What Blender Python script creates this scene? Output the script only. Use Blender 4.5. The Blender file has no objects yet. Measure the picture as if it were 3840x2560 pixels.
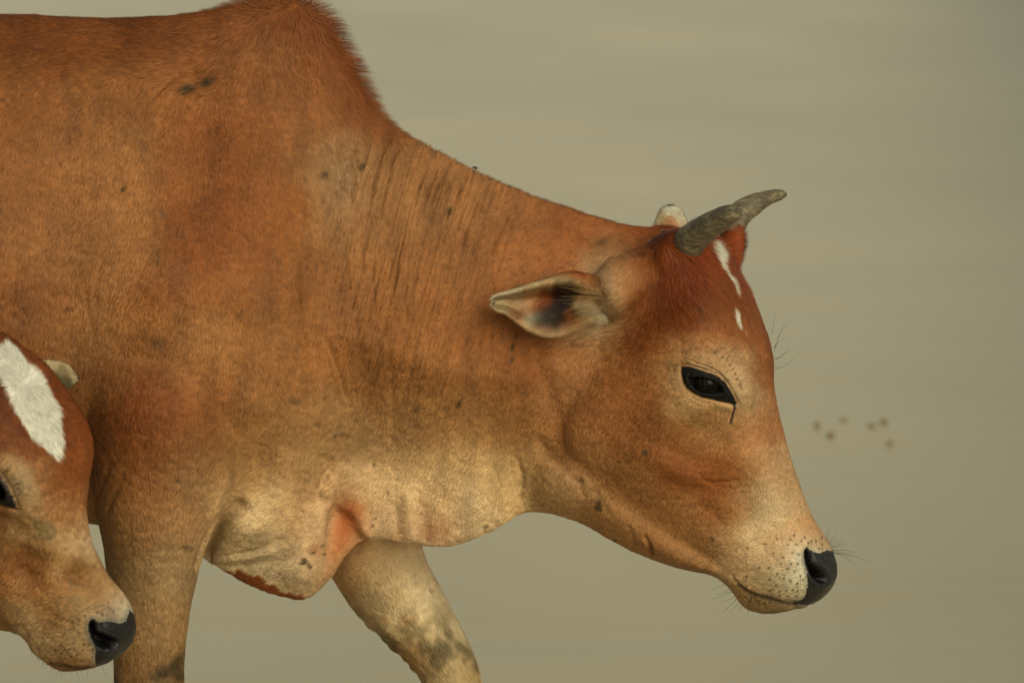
import bpy, bmesh, math, random
import numpy as np
from mathutils import Vector

random.seed(7); RNG = np.random.default_rng(7)
scene = bpy.context.scene
R = math.radians

# ------------------------------------------------------------------ camera, world, sun, exposure
CAM_Z, CAM_D, AIM_Z = 1.4936, 6.0, 0.81
cd = bpy.data.cameras.new('camera'); cam = bpy.data.objects.new('camera', cd)
scene.collection.objects.link(cam); scene.camera = cam
cam.location = (0, -CAM_D, CAM_Z)
PITCH = math.atan2(CAM_Z-AIM_Z, CAM_D)
cam.rotation_euler = (math.pi/2-PITCH, 0, 0)
cd.sensor_width = 36; cd.sensor_fit = 'HORIZONTAL'; cd.lens = 161.4
cd.clip_start = 0.1; cd.clip_end = 5000
cd.dof.use_dof = True; cd.dof.focus_distance = 5.93; cd.dof.aperture_fstop = 7.0; cd.dof.aperture_blades = 9

w = bpy.data.worlds.new('World'); scene.world = w; w.use_nodes = True
wn = w.node_tree; wn.nodes.clear()
sky = wn.nodes.new('ShaderNodeTexSky'); sky.sky_type = 'NISHITA'; sky.sun_disc = False
SUN_EL, SUN_AZ = R(27), R(35)
sky.sun_elevation = SUN_EL; sky.sun_rotation = SUN_AZ; sky.dust_density = 3.0; sky.air_density = 1.0; sky.ozone_density = 0.6
hs = wn.nodes.new('ShaderNodeHueSaturation'); hs.inputs['Saturation'].default_value = 0.22
tint = wn.nodes.new('ShaderNodeMix'); tint.data_type = 'RGBA'; tint.blend_type = 'MULTIPLY'; tint.inputs[0].default_value = 1
tint.inputs[7].default_value = (1.0, 0.945, 0.73, 1)
bg = wn.nodes.new('ShaderNodeBackground'); bg.inputs[1].default_value = 0.15
wo = wn.nodes.new('ShaderNodeOutputWorld')
wn.links.new(sky.outputs[0], hs.inputs['Color']); wn.links.new(hs.outputs[0], tint.inputs[6])
wn.links.new(tint.outputs[2], bg.inputs[0]); wn.links.new(bg.outputs[0], wo.inputs[0])

sl = bpy.data.lights.new('sun', 'SUN'); sl.energy = 1.2; sl.angle = R(40); sl.color = (1.0, 0.93, 0.80)
so = bpy.data.objects.new('sun', sl); scene.collection.objects.link(so)
# direction the light comes from: x = sin(az)cos(el), y = -cos(az)... chosen ahead of the animal, towards the camera
sd = Vector((math.cos(SUN_EL)*0.52, -math.cos(SUN_EL)*0.854, math.sin(SUN_EL)))
so.rotation_euler = sd.to_track_quat('Z', 'Y').to_euler()
sky.sun_rotation = math.atan2(sd.x, sd.y)
scene.view_settings.view_transform = 'Standard'; scene.view_settings.look = 'None'
scene.view_settings.exposure = 0.05; scene.view_settings.gamma = 1.0; scene.view_settings.use_curve_mapping = False
scene.cycles.max_bounces = 5; scene.cycles.diffuse_bounces = 2; scene.cycles.glossy_bounces = 2
scene.cycles.use_denoising = True
try:
    scene.cycles.denoiser = 'OPENIMAGEDENOISE'; scene.cycles.denoising_input_passes = 'RGB_ALBEDO_NORMAL'; scene.cycles.denoising_prefilter = 'ACCURATE'
except Exception: pass
scene.cycles.use_adaptive_sampling = False
HAIRQ = 1.0

# ------------------------------------------------------------------ pixel tracing helpers (2352-wide reading of the photograph)
KF = 3840*161.4/36.0; S = 3840/2352.0
ct, st_ = math.cos(PITCH), math.sin(PITCH)
FWD = np.array([0, ct, -st_]); UP = np.array([0, st_, ct]); EYE = np.array([0, -CAM_D, CAM_Z])
def P(x, y, d):
    """point of the vertical plane Y=d that the photograph shows at (x, y)"""
    x = np.asarray(x, float)*S; y = np.asarray(y, float)*S; d = np.asarray(d, float)
    rx = (x-1920)/KF; ru = (1280-y)/KF
    ray = FWD + np.stack([rx, 0*rx, 0*rx], -1) + ru[..., None]*UP
    t = (d+CAM_D)/ray[..., 1]
    return EYE + ray*t[..., None]
def proj(co):
    v = co-EYE; f = v@FWD
    return (v[:, 0]/f*KF+1920)/S, (1280-(v@UP)/f*KF)/S
def lin(c):
    c = np.asarray(c, float)/255.0
    return np.where(c <= 0.04045, c/12.92, ((c+0.055)/1.055)**2.4)

def cr_chain(A, sub, closed=False):
    """Catmull-Rom through A (n, ...) along axis 0"""
    A = np.asarray(A, float); n = len(A); out = []
    rng = range(n) if closed else range(n-1)
    for i in rng:
        if closed: p0, p1, p2, p3 = A[(i-1) % n], A[i], A[(i+1) % n], A[(i+2) % n]
        else:
            p1, p2 = A[i], A[i+1]
            p0 = A[i-1] if i > 0 else 2*p1-p2
            p3 = A[i+2] if i+2 < n else 2*p2-p1
        for k in range(sub):
            t = k/sub
            out.append(0.5*(2*p1+(p2-p0)*t+(2*p0-5*p1+4*p2-p3)*t*t+(3*p1-p0-3*p2+p3)*t**3))
    if not closed: out.append(A[-1])
    return np.array(out)

class MB:
    def __init__(s): s.v = []; s.f = []; s.n = 0
    def add(s, v, f):
        s.v.append(np.asarray(v, float)); s.f += [tuple(i+s.n for i in q) for q in f]; s.n += len(v)
    def loft(s, rings, sub=5, cap=True):
        Rg = cr_chain(np.array(rings), sub) if sub > 1 else np.array(rings)
        n, M = Rg.shape[:2]
        v = Rg.reshape(-1, 3); f = []
        for i in range(n-1):
            for j in range(M):
                a = i*M+j; b = i*M+(j+1) % M
                f.append((a, b, b+M, a+M))
        if cap:
            v = np.vstack([v, Rg[0].mean(0), Rg[-1].mean(0)]); c0 = n*M; c1 = c0+1
            for j in range(M):
                f.append((c0, (j+1) % M, j)); f.append((c1, (n-1)*M+j, (n-1)*M+(j+1) % M))
        s.add(v, f)
    def tube(s, pts, rad, M=14, sub=4):
        A = cr_chain(np.column_stack([pts, rad]), sub); p = A[:, :3]; r = A[:, 3]
        T = np.gradient(p, axis=0); T /= np.linalg.norm(T, axis=1)[:, None]+1e-12
        u = np.array([0.13, 0.31, 0.94]); rings = []
        for i in range(len(p)):
            u = u-T[i]*(u@T[i]); u /= np.linalg.norm(u); w_ = np.cross(T[i], u)
            a = np.arange(M)*2*np.pi/M
            rings.append(p[i]+r[i]*(np.cos(a)[:, None]*u+np.sin(a)[:, None]*w_))
        s.loft(rings, 1)
    def ell(s, c, r, M=20, N=12):
        rings = []
        for i in range(1, N):
            a = math.pi*i/N; q = np.arange(M)*2*np.pi/M
            rings.append(np.stack([c[0]+r[0]*np.sin(a)*np.cos(q), c[1]+r[1]*np.sin(a)*np.sin(q), c[2]+r[2]*np.cos(a)+0*q], -1))
        s.loft(rings, 1)
    def mesh(s, name):
        m = bpy.data.meshes.new(name); m.from_pydata(np.vstack(s.v).tolist(), [], s.f)
        bm = bmesh.new(); bm.from_mesh(m); bmesh.ops.recalc_face_normals(bm, faces=bm.faces); bm.to_mesh(m); bm.free()
        m.polygons.foreach_set('use_smooth', [True]*len(m.polygons)); m.update(); return m

TT = np.array([0, .12, .3, .5, .7, .88, 1.0])
def ring_tb(top, bot, c, yc=0.0, M=36):
    th = np.arange(M)*2*np.pi/M; t = (1-np.cos(th))/2
    c = np.asarray(c, float)
    wd = np.interp(t, TT, c)*np.sin(th)
    x = top[0]+(bot[0]-top[0])*t; y = top[1]+(bot[1]-top[1])*t
    p = P(x, y, np.full(M, yc)); p[:, 1] -= wd
    return p
def leg_ring(a, b, c, yc):                         # a, b: rear and front edge points
    return ring_tb(a, b, [c*.75, c*.92, c, c, c, c*.9, c*.7], yc, 24)

HS = {   # half outlines of head sections (f, l): forehead/nose mid-line to jaw
 'crown': [(1, 0), (.97, .45), (.8, .85), (.35, 1), (-.2, .95), (-.7, .7), (-1, 0)],
 'brow':  [(1, 0), (.98, .5), (.86, .92), (.5, 1.05), (.05, .9), (-.6, .74), (-1, 0)],
 'cheek': [(1, 0), (.97, .45), (.8, .8), (.35, .92), (-.2, .95), (-.75, .62), (-1, 0)],
 'nose':  [(1, 0), (.93, .5), (.68, .86), (.2, .98), (-.3, .95), (-.75, .6), (-1, 0)],
 'muzz':  [(1, 0), (.93, .6), (.66, .98), (.2, 1.08), (-.3, .98), (-.75, .7), (-1, 0)],
}
def ring_head(fo, ja, W, kind, yc, phi, M=36):
    h = HS[kind]; pts = h+[(a, -b) for a, b in h[-2:0:-1]]
    c = cr_chain(np.array(pts, float), 8, True)
    seg = np.r_[0, np.cumsum(np.linalg.norm(np.diff(np.vstack([c, c[:1]]), axis=0), axis=1))]
    q = np.arange(M)/M*seg[-1]; cc = np.vstack([c, c[:1]])
    f = np.interp(q, seg, cc[:, 0]); l = np.interp(q, seg, cc[:, 1])
    A, B = P(fo[0], fo[1], yc), P(ja[0], ja[1], yc); H = np.linalg.norm(A-B)/2
    u = f*H*math.cos(phi)-l*W*math.sin(phi); v = f*H*math.sin(phi)*.7+l*W*math.cos(phi)
    u = (u-u.min())/(u.max()-u.min())
    p = B+(A-B)*u[:, None]; p[:, 1] -= v
    return p

# ------------------------------------------------------------------ numeric mesh tools
def grab(mesh):
    n = len(mesh.vertices); co = np.empty(n*3); mesh.vertices.foreach_get('co', co)
    e = np.empty(len(mesh.edges)*2, int); mesh.edges.foreach_get('vertices', e)
    return co.reshape(-1, 3), e.reshape(-1, 2)
def normals(mesh):
    a = np.empty(len(mesh.vertices)*3); mesh.vertices.foreach_get('normal', a); return a.reshape(-1, 3)
def put(mesh, co):
    mesh.vertices.foreach_set('co', co.ravel()); mesh.update()
def smooth(co, e, it, lam=0.5, mask=None):
    n = len(co); deg = np.bincount(e.ravel(), minlength=n).astype(float)[:, None]
    for _ in range(it):
        acc = np.empty_like(co)
        for k in range(co.shape[1]):
            acc[:, k] = np.bincount(e[:, 0], co[e[:, 1], k], n)+np.bincount(e[:, 1], co[e[:, 0], k], n)
        d = (acc/deg-co)*lam
        co = co+(d if mask is None else d*mask[:, None])
    return co
def voxel(mb, size):
    m = mb.mesh('tmp'); o = bpy.data.objects.new('tmp', m); scene.collection.objects.link(o)
    md = o.modifiers.new('r', 'REMESH'); md.mode = 'VOXEL'; md.voxel_size = size; md.use_smooth_shade = True
    dg = bpy.context.evaluated_depsgraph_get(); dg.update()
    r = bpy.data.meshes.new_from_object(o.evaluated_get(dg))
    bpy.data.objects.remove(o); bpy.data.meshes.remove(m)
    # keep the largest island
    n = len(r.vertices); co, e = grab(r)
    lab = np.arange(n)
    while True:
        mn = np.minimum(lab[e[:, 0]], lab[e[:, 1]]); new = lab.copy()
        np.minimum.at(new, e[:, 0], mn); np.minimum.at(new, e[:, 1], mn); new = new[new]
        if (new == lab).all(): break
        lab = new
    keep = np.bincount(lab, minlength=n).argmax()
    if (lab != keep).any():
        bm = bmesh.new(); bm.from_mesh(r); bm.verts.ensure_lookup_table()
        bmesh.ops.delete(bm, geom=[bm.verts[i] for i in np.nonzero(lab != keep)[0]], context='VERTS'); bm.to_mesh(r); bm.free()
    return r
def refine(mesh, sel):
    """subdivide the faces all of whose vertices are selected"""
    bm = bmesh.new(); bm.from_mesh(mesh)
    ed = [e for e in bm.edges if sel[e.verts[0].index] and sel[e.verts[1].index]]
    bmesh.ops.subdivide_edges(bm, edges=ed, cuts=1, use_grid_fill=True); bm.to_mesh(mesh); bm.free()
    mesh.polygons.foreach_set('use_smooth', [True]*len(mesh.polygons)); mesh.update()

def hash3(i, j, k):
    h = (i*374761393+j*668265263+k*2147483647+1013904223) & 0xffffffff
    h = ((h ^ (h >> 13))*1274126177) & 0xffffffff
    return ((h ^ (h >> 16)) & 0xffffff)/float(0xffffff)
def noise(p):
    i = np.floor(p).astype(np.int64); f = p-i; f = f*f*(3-2*f); r = 0
    for a in (0, 1):
        for b in (0, 1):
            for c in (0, 1):
                r = r+hash3(i[:, 0]+a, i[:, 1]+b, i[:, 2]+c)*(f[:, 0] if a else 1-f[:, 0])*(f[:, 1] if b else 1-f[:, 1])*(f[:, 2] if c else 1-f[:, 2])
    return r*2-1
def fbm(p, o=3):
    r = 0; a = 1
    for k in range(o): r = r+a*noise(p*2**k+17.3*k); a *= .5
    return r
def seg_dist(x, y, pts):
    """distance to a poly-line, its signed side (+ = left of travel on screen) and position along it"""
    pts = np.asarray(pts, float); best = np.full(len(x), 1e9); side = np.zeros(len(x)); par = np.zeros(len(x)); n = len(pts)-1
    for i in range(n):
        a, b = pts[i], pts[i+1]; d = b-a; L = d@d
        t = np.clip(((x-a[0])*d[0]+(y-a[1])*d[1])/L, 0, 1)
        dx = x-a[0]-t*d[0]; dy = y-a[1]-t*d[1]; r = np.hypot(dx, dy)
        m = r < best; best = np.where(m, r, best)
        side = np.where(m, np.sign(dx*d[1]-dy*d[0]), side); par = np.where(m, (i+t)/n, par)
    return best, side, par
def poly_sd(x, y, pts):
    """signed distance to a closed polygon, + inside"""
    pts = list(pts); d, _, _ = seg_dist(x, y, pts+[pts[0]])
    ins = np.zeros(len(x), bool); n = len(pts)
    for i in range(n):
        x1, y1 = pts[i]; x2, y2 = pts[(i+1) % n]
        if y1 == y2: continue
        c = ((y1 > y) != (y2 > y)) & (x < (x2-x1)*(y-y1)/(y2-y1)+x1); ins ^= c
    return np.where(ins, d, -d)
def ss(a, b, x):
    t = np.clip((x-a)/(b-a), 0, 1); return t*t*(3-2*t)
def blob(x, y, cx, cy, rx, ry, ang=0):
    c, s = math.cos(R(ang)), math.sin(R(ang)); u = (x-cx)*c+(y-cy)*s; v = -(x-cx)*s+(y-cy)*c
    return np.exp(-(u/rx)**2-(v/ry)**2)
def groove(x, y, pts, wd, fade=True):
    d, s, t = seg_dist(x, y, pts); g = np.exp(-(d/wd)**2)
    if fade: g = g*ss(0, .18, t)*ss(1, .82, t)
    return g
def fold(x, y, pts, wd, reach=5):
    """step: + on the left side of travel, falling off over reach*wd"""
    d, s, t = seg_dist(x, y, pts); sd = d*s
    return np.tanh(sd/wd)*np.exp(-(d/(wd*reach))**2)*ss(-.02, .15, t)*ss(1.02, .85, t)
def rbf(x, y, ctrl, sig, sx=1.0):
    C = np.array([c[:2] for c in ctrl], float); V = np.array([c[2] for c in ctrl], float)
    num = np.zeros((len(x), V.shape[1])); den = np.zeros(len(x))
    for (cx, cy), v in zip(C, V):
        q = ((x-cx)**2+(y-cy)**2)/sig**2
        wgt = np.exp(-q)+2e-3/(1+q)**2+1e-9
        num += wgt[:, None]*v; den += wgt
    return num/den[:, None]

# ------------------------------------------------------------------ materials
def mat(name):
    m = bpy.data.materials.new(name); m.use_nodes = True; nt = m.node_tree
    return m, nt, nt.nodes['Principled BSDF']
def N(nt, t, **kw):
    n = nt.nodes.new(t)
    for k, v in kw.items(): setattr(n, k, v)
    return n
def attr(nt, name):
    a = N(nt, 'ShaderNodeAttribute'); a.attribute_type = 'GEOMETRY'; a.attribute_name = name; return a
def mixc(nt, fac, a, b, mode='MIX'):
    n = N(nt, 'ShaderNodeMix', data_type='RGBA', blend_type=mode)
    for sock, v in ((n.inputs[0], fac), (n.inputs[6], a), (n.inputs[7], b)):
        if isinstance(v, (int, float)): sock.default_value = v
        elif isinstance(v, tuple): sock.default_value = v
        else: nt.links.new(v, sock)
    return n.outputs[2]
def ramp(nt, src, stops):
    n = N(nt, 'ShaderNodeValToRGB'); e = n.color_ramp.elements
    while len(e) < len(stops): e.new(0.5)
    for k, (p, c) in enumerate(stops):
        e[k].position = p; e[k].color = (c, c, c, 1) if isinstance(c, (int, float)) else c
    nt.links.new(src, n.inputs[0]); return n.outputs[0]

def skin_material():
    m, nt, b = mat('coat_skin')
    col = attr(nt, 'col'); wet = attr(nt, 'wet')
    tc = N(nt, 'ShaderNodeTexCoord'); no = N(nt, 'ShaderNodeTexNoise'); no.inputs['Scale'].default_value = 900; no.inputs['Detail'].default_value = 2
    nt.links.new(tc.outputs['Object'], no.inputs['Vector'])
    nt.links.new(mixc(nt, 1.0, col.outputs['Color'], ramp(nt, no.outputs['Fac'], [(.3, .72), (.7, 1.1)]), 'MULTIPLY'), b.inputs['Base Color'])
    mr = N(nt, 'ShaderNodeMapRange'); mr.inputs[3].default_value = .85; mr.inputs[4].default_value = .42
    nt.links.new(wet.outputs['Fac'], mr.inputs[0]); nt.links.new(mr.outputs[0], b.inputs['Roughness'])
    sp = N(nt, 'ShaderNodeMapRange'); sp.inputs[3].default_value = .15; sp.inputs[4].default_value = .24
    nt.links.new(wet.outputs['Fac'], sp.inputs[0]); nt.links.new(sp.outputs[0], b.inputs['Specular IOR Level'])
    vo = N(nt, 'ShaderNodeTexVoronoi'); vo.inputs['Scale'].default_value = 420; nt.links.new(tc.outputs['Object'], vo.inputs['Vector'])
    bp = N(nt, 'ShaderNodeBump'); bp.inputs['Strength'].default_value = .5; bp.inputs['Distance'].default_value = .0012
    nt.links.new(vo.outputs['Distance'], bp.inputs['Height']); nt.links.new(bp.outputs[0], b.inputs['Normal'])
    return m
def hair_material():
    m, nt, b = mat('coat_hair')
    col = attr(nt, 'col'); rn = attr(nt, 'rnd'); sx = N(nt, 'ShaderNodeSeparateXYZ'); nt.links.new(rn.outputs['Vector'], sx.inputs[0])
    rnd = ramp(nt, sx.outputs[0], [(0, .74), (.5, .99), (1, 1.32)])
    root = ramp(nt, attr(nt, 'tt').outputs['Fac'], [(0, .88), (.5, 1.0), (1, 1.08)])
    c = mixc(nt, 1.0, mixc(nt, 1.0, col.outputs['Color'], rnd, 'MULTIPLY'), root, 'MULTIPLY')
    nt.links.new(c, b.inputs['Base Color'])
    b.inputs['Roughness'].default_value = .5; b.inputs['Specular IOR Level'].default_value = .2
    def v(op, a, c_):
        x = N(nt, 'ShaderNodeVectorMath', operation=op); nt.links.new(a, x.inputs[0])
        if c_ is None: return x.outputs[0]
        if op == 'SCALE': x.inputs['Scale'].default_value = c_
        elif isinstance(c_, tuple): x.inputs[1].default_value = c_
        else: nt.links.new(c_, x.inputs[1])
        return x.outputs[0]
    # every strand takes the form of the hide with its own small tilt
    nm = v('NORMALIZE', v('ADD', attr(nt, 'nrm').outputs['Vector'], v('SCALE', v('SUBTRACT', rn.outputs['Vector'], (.5, .5, .5)), .9)), None)
    nt.links.new(nm, b.inputs['Normal'])
    return m
M_SKIN, M_HAIR = skin_material(), hair_material()

# ------------------------------------------------------------------ coat: strands grown on a mesh from its attributes
SEGS = 4
def coat_group(radius=0.00026):
    g = bpy.data.node_groups.new('coat', 'GeometryNodeTree')
    g.interface.new_socket('Geometry', in_out='INPUT', socket_type='NodeSocketGeometry')
    g.interface.new_socket('Geometry', in_out='OUTPUT', socket_type='NodeSocketGeometry')
    nd, lk = g.nodes, g.links
    def n(t, **kw):
        x = nd.new(t)
        for k, v in kw.items(): setattr(x, k, v)
        return x
    def na(name, dt='FLOAT'):
        x = n('GeometryNodeInputNamedAttribute', data_type=dt); x.inputs['Name'].default_value = name; return x.outputs[0]
    gi, go = n('NodeGroupInput'), n('NodeGroupOutput')
    dist = n('GeometryNodeDistributePointsOnFaces', distribute_method='RANDOM')
    lk.new(gi.outputs[0], dist.inputs['Mesh']); lk.new(na('dens'), dist.inputs['Density'])
    def store(geo, name, dt, val, dom='POINT'):
        x = n('GeometryNodeStoreNamedAttribute', data_type=dt, domain=dom); x.inputs['Name'].default_value = name
        lk.new(geo, x.inputs['Geometry']); lk.new(val, [i for i in x.inputs if i.name == 'Value' and i.enabled][0]); return x.outputs[0]
    pts = store(dist.outputs['Points'], 'nrm', 'FLOAT_VECTOR', dist.outputs['Normal'])
    pos = n('GeometryNodeInputPosition')
    pts = store(pts, 'root', 'FLOAT_VECTOR', pos.outputs[0])
    rnd = n('FunctionNodeRandomValue', data_type='FLOAT_VECTOR')
    pts = store(pts, 'rnd', 'FLOAT_VECTOR', rnd.outputs[0])
    line = n('GeometryNodeMeshGrid'); line.inputs['Size X'].default_value = 2.0; line.inputs['Size Y'].default_value = 1.0
    line.inputs['Vertices X'].default_value = 2; line.inputs['Vertices Y'].default_value = SEGS
    gp = n('GeometryNodeInputPosition'); gx = n('ShaderNodeSeparateXYZ'); lk.new(gp.outputs[0], gx.inputs[0])
    gy = n('ShaderNodeMath', operation='ADD'); gy.inputs[1].default_value = .5; lk.new(gx.outputs[1], gy.inputs[0])
    strip = store(line.outputs[0], 'side', 'FLOAT', gx.outputs[0]); strip = store(strip, 'tt', 'FLOAT', gy.outputs[0])
    iop = n('GeometryNodeInstanceOnPoints'); lk.new(pts, iop.inputs['Points']); lk.new(strip, iop.inputs['Instance'])
    rl = n('GeometryNodeRealizeInstances'); lk.new(iop.outputs[0], rl.inputs[0])
    t = na('tt')
    def vm(op, a, b=None, s=None):
        x = n('ShaderNodeVectorMath', operation=op)
        for i, v in enumerate((a, b)):
            if v is None: continue
            if isinstance(v, tuple): x.inputs[i].default_value = v
            else: lk.new(v, x.inputs[i])
        if s is not None:
            if isinstance(s, float): x.inputs['Scale'].default_value = s
            else: lk.new(s, x.inputs['Scale'])
        return x.outputs[0]
    def mm(op, a, b):
        x = n('ShaderNodeMath', operation=op)
        for i, v in enumerate((a, b)):
            if isinstance(v, (int, float)): x.inputs[i].default_value = v
            else: lk.new(v, x.inputs[i])
        return x.outputs[0]
    root, nrm, flow = na('root', 'FLOAT_VECTOR'), na('nrm', 'FLOAT_VECTOR'), na('flow', 'FLOAT_VECTOR')
    hl, lift = na('hlen'), na('lift')
    def tex(scale, det=1.0):
        x = n('ShaderNodeTexNoise'); x.inputs['Scale'].default_value = scale; x.inputs['Detail'].default_value = det
        lk.new(root, x.inputs['Vector']); return vm('SUBTRACT', x.outputs['Color'], (.5, .5, .5))
    clump = vm('ADD', vm('SCALE', tex(130.0), None, 1.6), vm('SCALE', tex(38.0), None, .9))
    jit = vm('SCALE', tex(4100.0, 0.0), None, 1.5)
    d = vm('ADD', vm('SCALE', flow, None, mm('SUBTRACT', 1.0, lift)), vm('SCALE', nrm, None, lift))
    d = vm('ADD', d, vm('SCALE', vm('ADD', clump, jit), None, mm('ADD', .13, mm('MULTIPLY', lift, .25))))
    d = vm('NORMALIZE', d)
    bend = vm('SUBTRACT', flow, vm('SCALE', nrm, None, mm('MULTIPLY', .3, mm('SUBTRACT', 1.0, lift))))
    # keep strands above the skin: the normal component never drops under a small share
    t2 = mm('MULTIPLY', t, t)
    off = vm('ADD', vm('SCALE', d, None, t), vm('SCALE', bend, None, mm('MULTIPLY', t2, .35)))
    dn = n('ShaderNodeVectorMath', operation='DOT_PRODUCT'); lk.new(off, dn.inputs[0]); lk.new(nrm, dn.inputs[1])
    need = mm('MAXIMUM', mm('SUBTRACT', mm('MULTIPLY', t, .07), dn.outputs['Value']), 0.0)
    off = vm('ADD', off, vm('SCALE', nrm, None, need))
    rv = n('ShaderNodeTexNoise'); rv.inputs['Scale'].default_value = 5200.0; rv.inputs['Detail'].default_value = 0; lk.new(root, rv.inputs['Vector'])
    L = mm('MULTIPLY', hl, mm('ADD', .45, mm('MULTIPLY', rv.outputs[0], 1.1)))
    sp_ = n('GeometryNodeSetPosition'); lk.new(rl.outputs[0], sp_.inputs['Geometry'])
    rad = mm('MULTIPLY', radius, mm('SUBTRACT', 1.0, mm('MULTIPLY', t, .85)))
    sv = vm('NORMALIZE', vm('CROSS_PRODUCT', nrm, d))
    lk.new(vm('ADD', vm('ADD', root, vm('SCALE', off, None, L)), vm('SCALE', sv, None, mm('MULTIPLY', na('side'), rad))), sp_.inputs['Position'])
    cr = sp_
    sm = n('GeometryNodeSetMaterial'); sm.inputs['Material'].default_value = M_HAIR; lk.new(cr.outputs[0], sm.inputs['Geometry'])
    jn = n('GeometryNodeJoinGeometry'); lk.new(sm.outputs[0], jn.inputs[0]); lk.new(gi.outputs[0], jn.inputs[0])
    lk.new(jn.outputs[0], go.inputs[0])
    return g
COAT = coat_group()
def set_attr(m, name, kind, val):
    a = m.attributes.get(name) or m.attributes.new(name, kind, 'POINT')
    if kind == 'FLOAT': a.data.foreach_set('value', np.ascontiguousarray(val, np.float32))
    elif kind == 'FLOAT_VECTOR': a.data.foreach_set('vector', np.ascontiguousarray(val, np.float32).ravel())
    else:
        v = np.ones((len(val), 4), np.float32); v[:, :3] = val; a.data.foreach_set('color', v.ravel())
def flow_world(fx, fy, n):
    """comb direction given on the picture plane -> tangent of the surface"""
    d = np.stack([fx, 0*fx, -fy], -1); d = d-n*(d*n).sum(1)[:, None]
    return d/(np.linalg.norm(d, axis=1)[:, None]+1e-9)
GAIN = np.array([0.86, 0.90, 0.99])
CAL = np.array([.92, .92, .90])
_CURVE = np.array([(30,16,7),(84,42,15),(114,61,23),(134,76,33),(147,94,49),(162,116,69),(182,141,94),(202,168,122),(236,222,192)], float)
def harm(c, k=.6):
    """bring a painted coat colour towards the coat's own range (rust - tan - cream) at the same lightness"""
    Y = lambda a: a@np.array([.3, .59, .11])
    y = Y(c); yc_ = Y(_CURVE); t = np.stack([np.interp(y, yc_, _CURVE[:, i]) for i in range(3)], -1)
    return c*(1-k)+t*k
def albedo(c):
    a = lin(np.clip(c, 1, 255)); mid = np.array([.26, .10, .024])
    return a*GAIN*(a/mid)**np.array([.10, .12, .15])
def dress(o, col, wet, dens, hl, lift, flow):
    m = o.data
    set_attr(m, 'col', 'FLOAT_COLOR', np.clip(col, 0, .9)); set_attr(m, 'wet', 'FLOAT', wet); set_attr(m, 'dens', 'FLOAT', dens*HAIRQ)
    set_attr(m, 'hlen', 'FLOAT', hl*.43); set_attr(m, 'lift', 'FLOAT', lift); set_attr(m, 'flow', 'FLOAT_VECTOR', flow)
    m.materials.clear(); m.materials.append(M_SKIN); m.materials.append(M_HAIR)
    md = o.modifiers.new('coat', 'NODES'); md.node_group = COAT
def link(name, mesh, parent=None, m=None):
    o = bpy.data.objects.new(name, mesh); scene.collection.objects.link(o)
    if m: mesh.materials.append(m)
    if parent: o.parent = parent; o.matrix_parent_inverse = parent.matrix_world.inverted()
    return o
def thing(name, loc, label, cat, group=None):
    o = bpy.data.objects.new(name, None); scene.collection.objects.link(o); o.location = loc
    o.empty_display_size = .2; o['label'] = label; o['category'] = cat
    if group: o['group'] = group
    bpy.context.view_layer.update(); return o
def strands(name, lines, rad, material, parent):
    """long single hairs as thin tapering tubes in one mesh"""
    mb = MB()
    for pts in lines:
        k = len(pts); mb.tube(np.array(pts), np.linspace(rad, rad*.25, k), 4, 3)
    return link(name, mb.mesh(name), parent, material)

# ------------------------------------------------------------------ setting
def sheet(name, x0, x1, y0, y1, z, m, nx=2, ny=2):
    me = bpy.data.meshes.new(name); X = np.linspace(x0, x1, nx); Y = np.linspace(y0, y1, ny)
    v = [(a, b, z) for b in Y for a in X]; f = [(j*nx+i, j*nx+i+1, (j+1)*nx+i+1, (j+1)*nx+i) for j in range(ny-1) for i in range(nx-1)]
    me.from_pydata(v, [], f); o = link(name, me, None, m); o['kind'] = 'structure'; return o
def sand_mat():
    m, nt, b = mat('river_sand'); tc = N(nt, 'ShaderNodeTexCoord')
    a = N(nt, 'ShaderNodeTexNoise'); a.inputs['Scale'].default_value = 6; a.inputs['Detail'].default_value = 8; nt.links.new(tc.outputs['Object'], a.inputs['Vector'])
    nt.links.new(ramp(nt, a.outputs['Fac'], [(.3, (*lin((176,162,128)), 1)), (.7, (*lin((208,194,160)), 1))]), b.inputs['Base Color']); b.inputs['Roughness'].default_value = .8
    bp = N(nt, 'ShaderNodeBump'); bp.inputs['Distance'].default_value = .02; bp.inputs['Strength'].default_value = .5; nt.links.new(a.outputs['Fac'], bp.inputs['Height']); nt.links.new(bp.outputs[0], b.inputs['Normal'])
    return m
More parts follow.
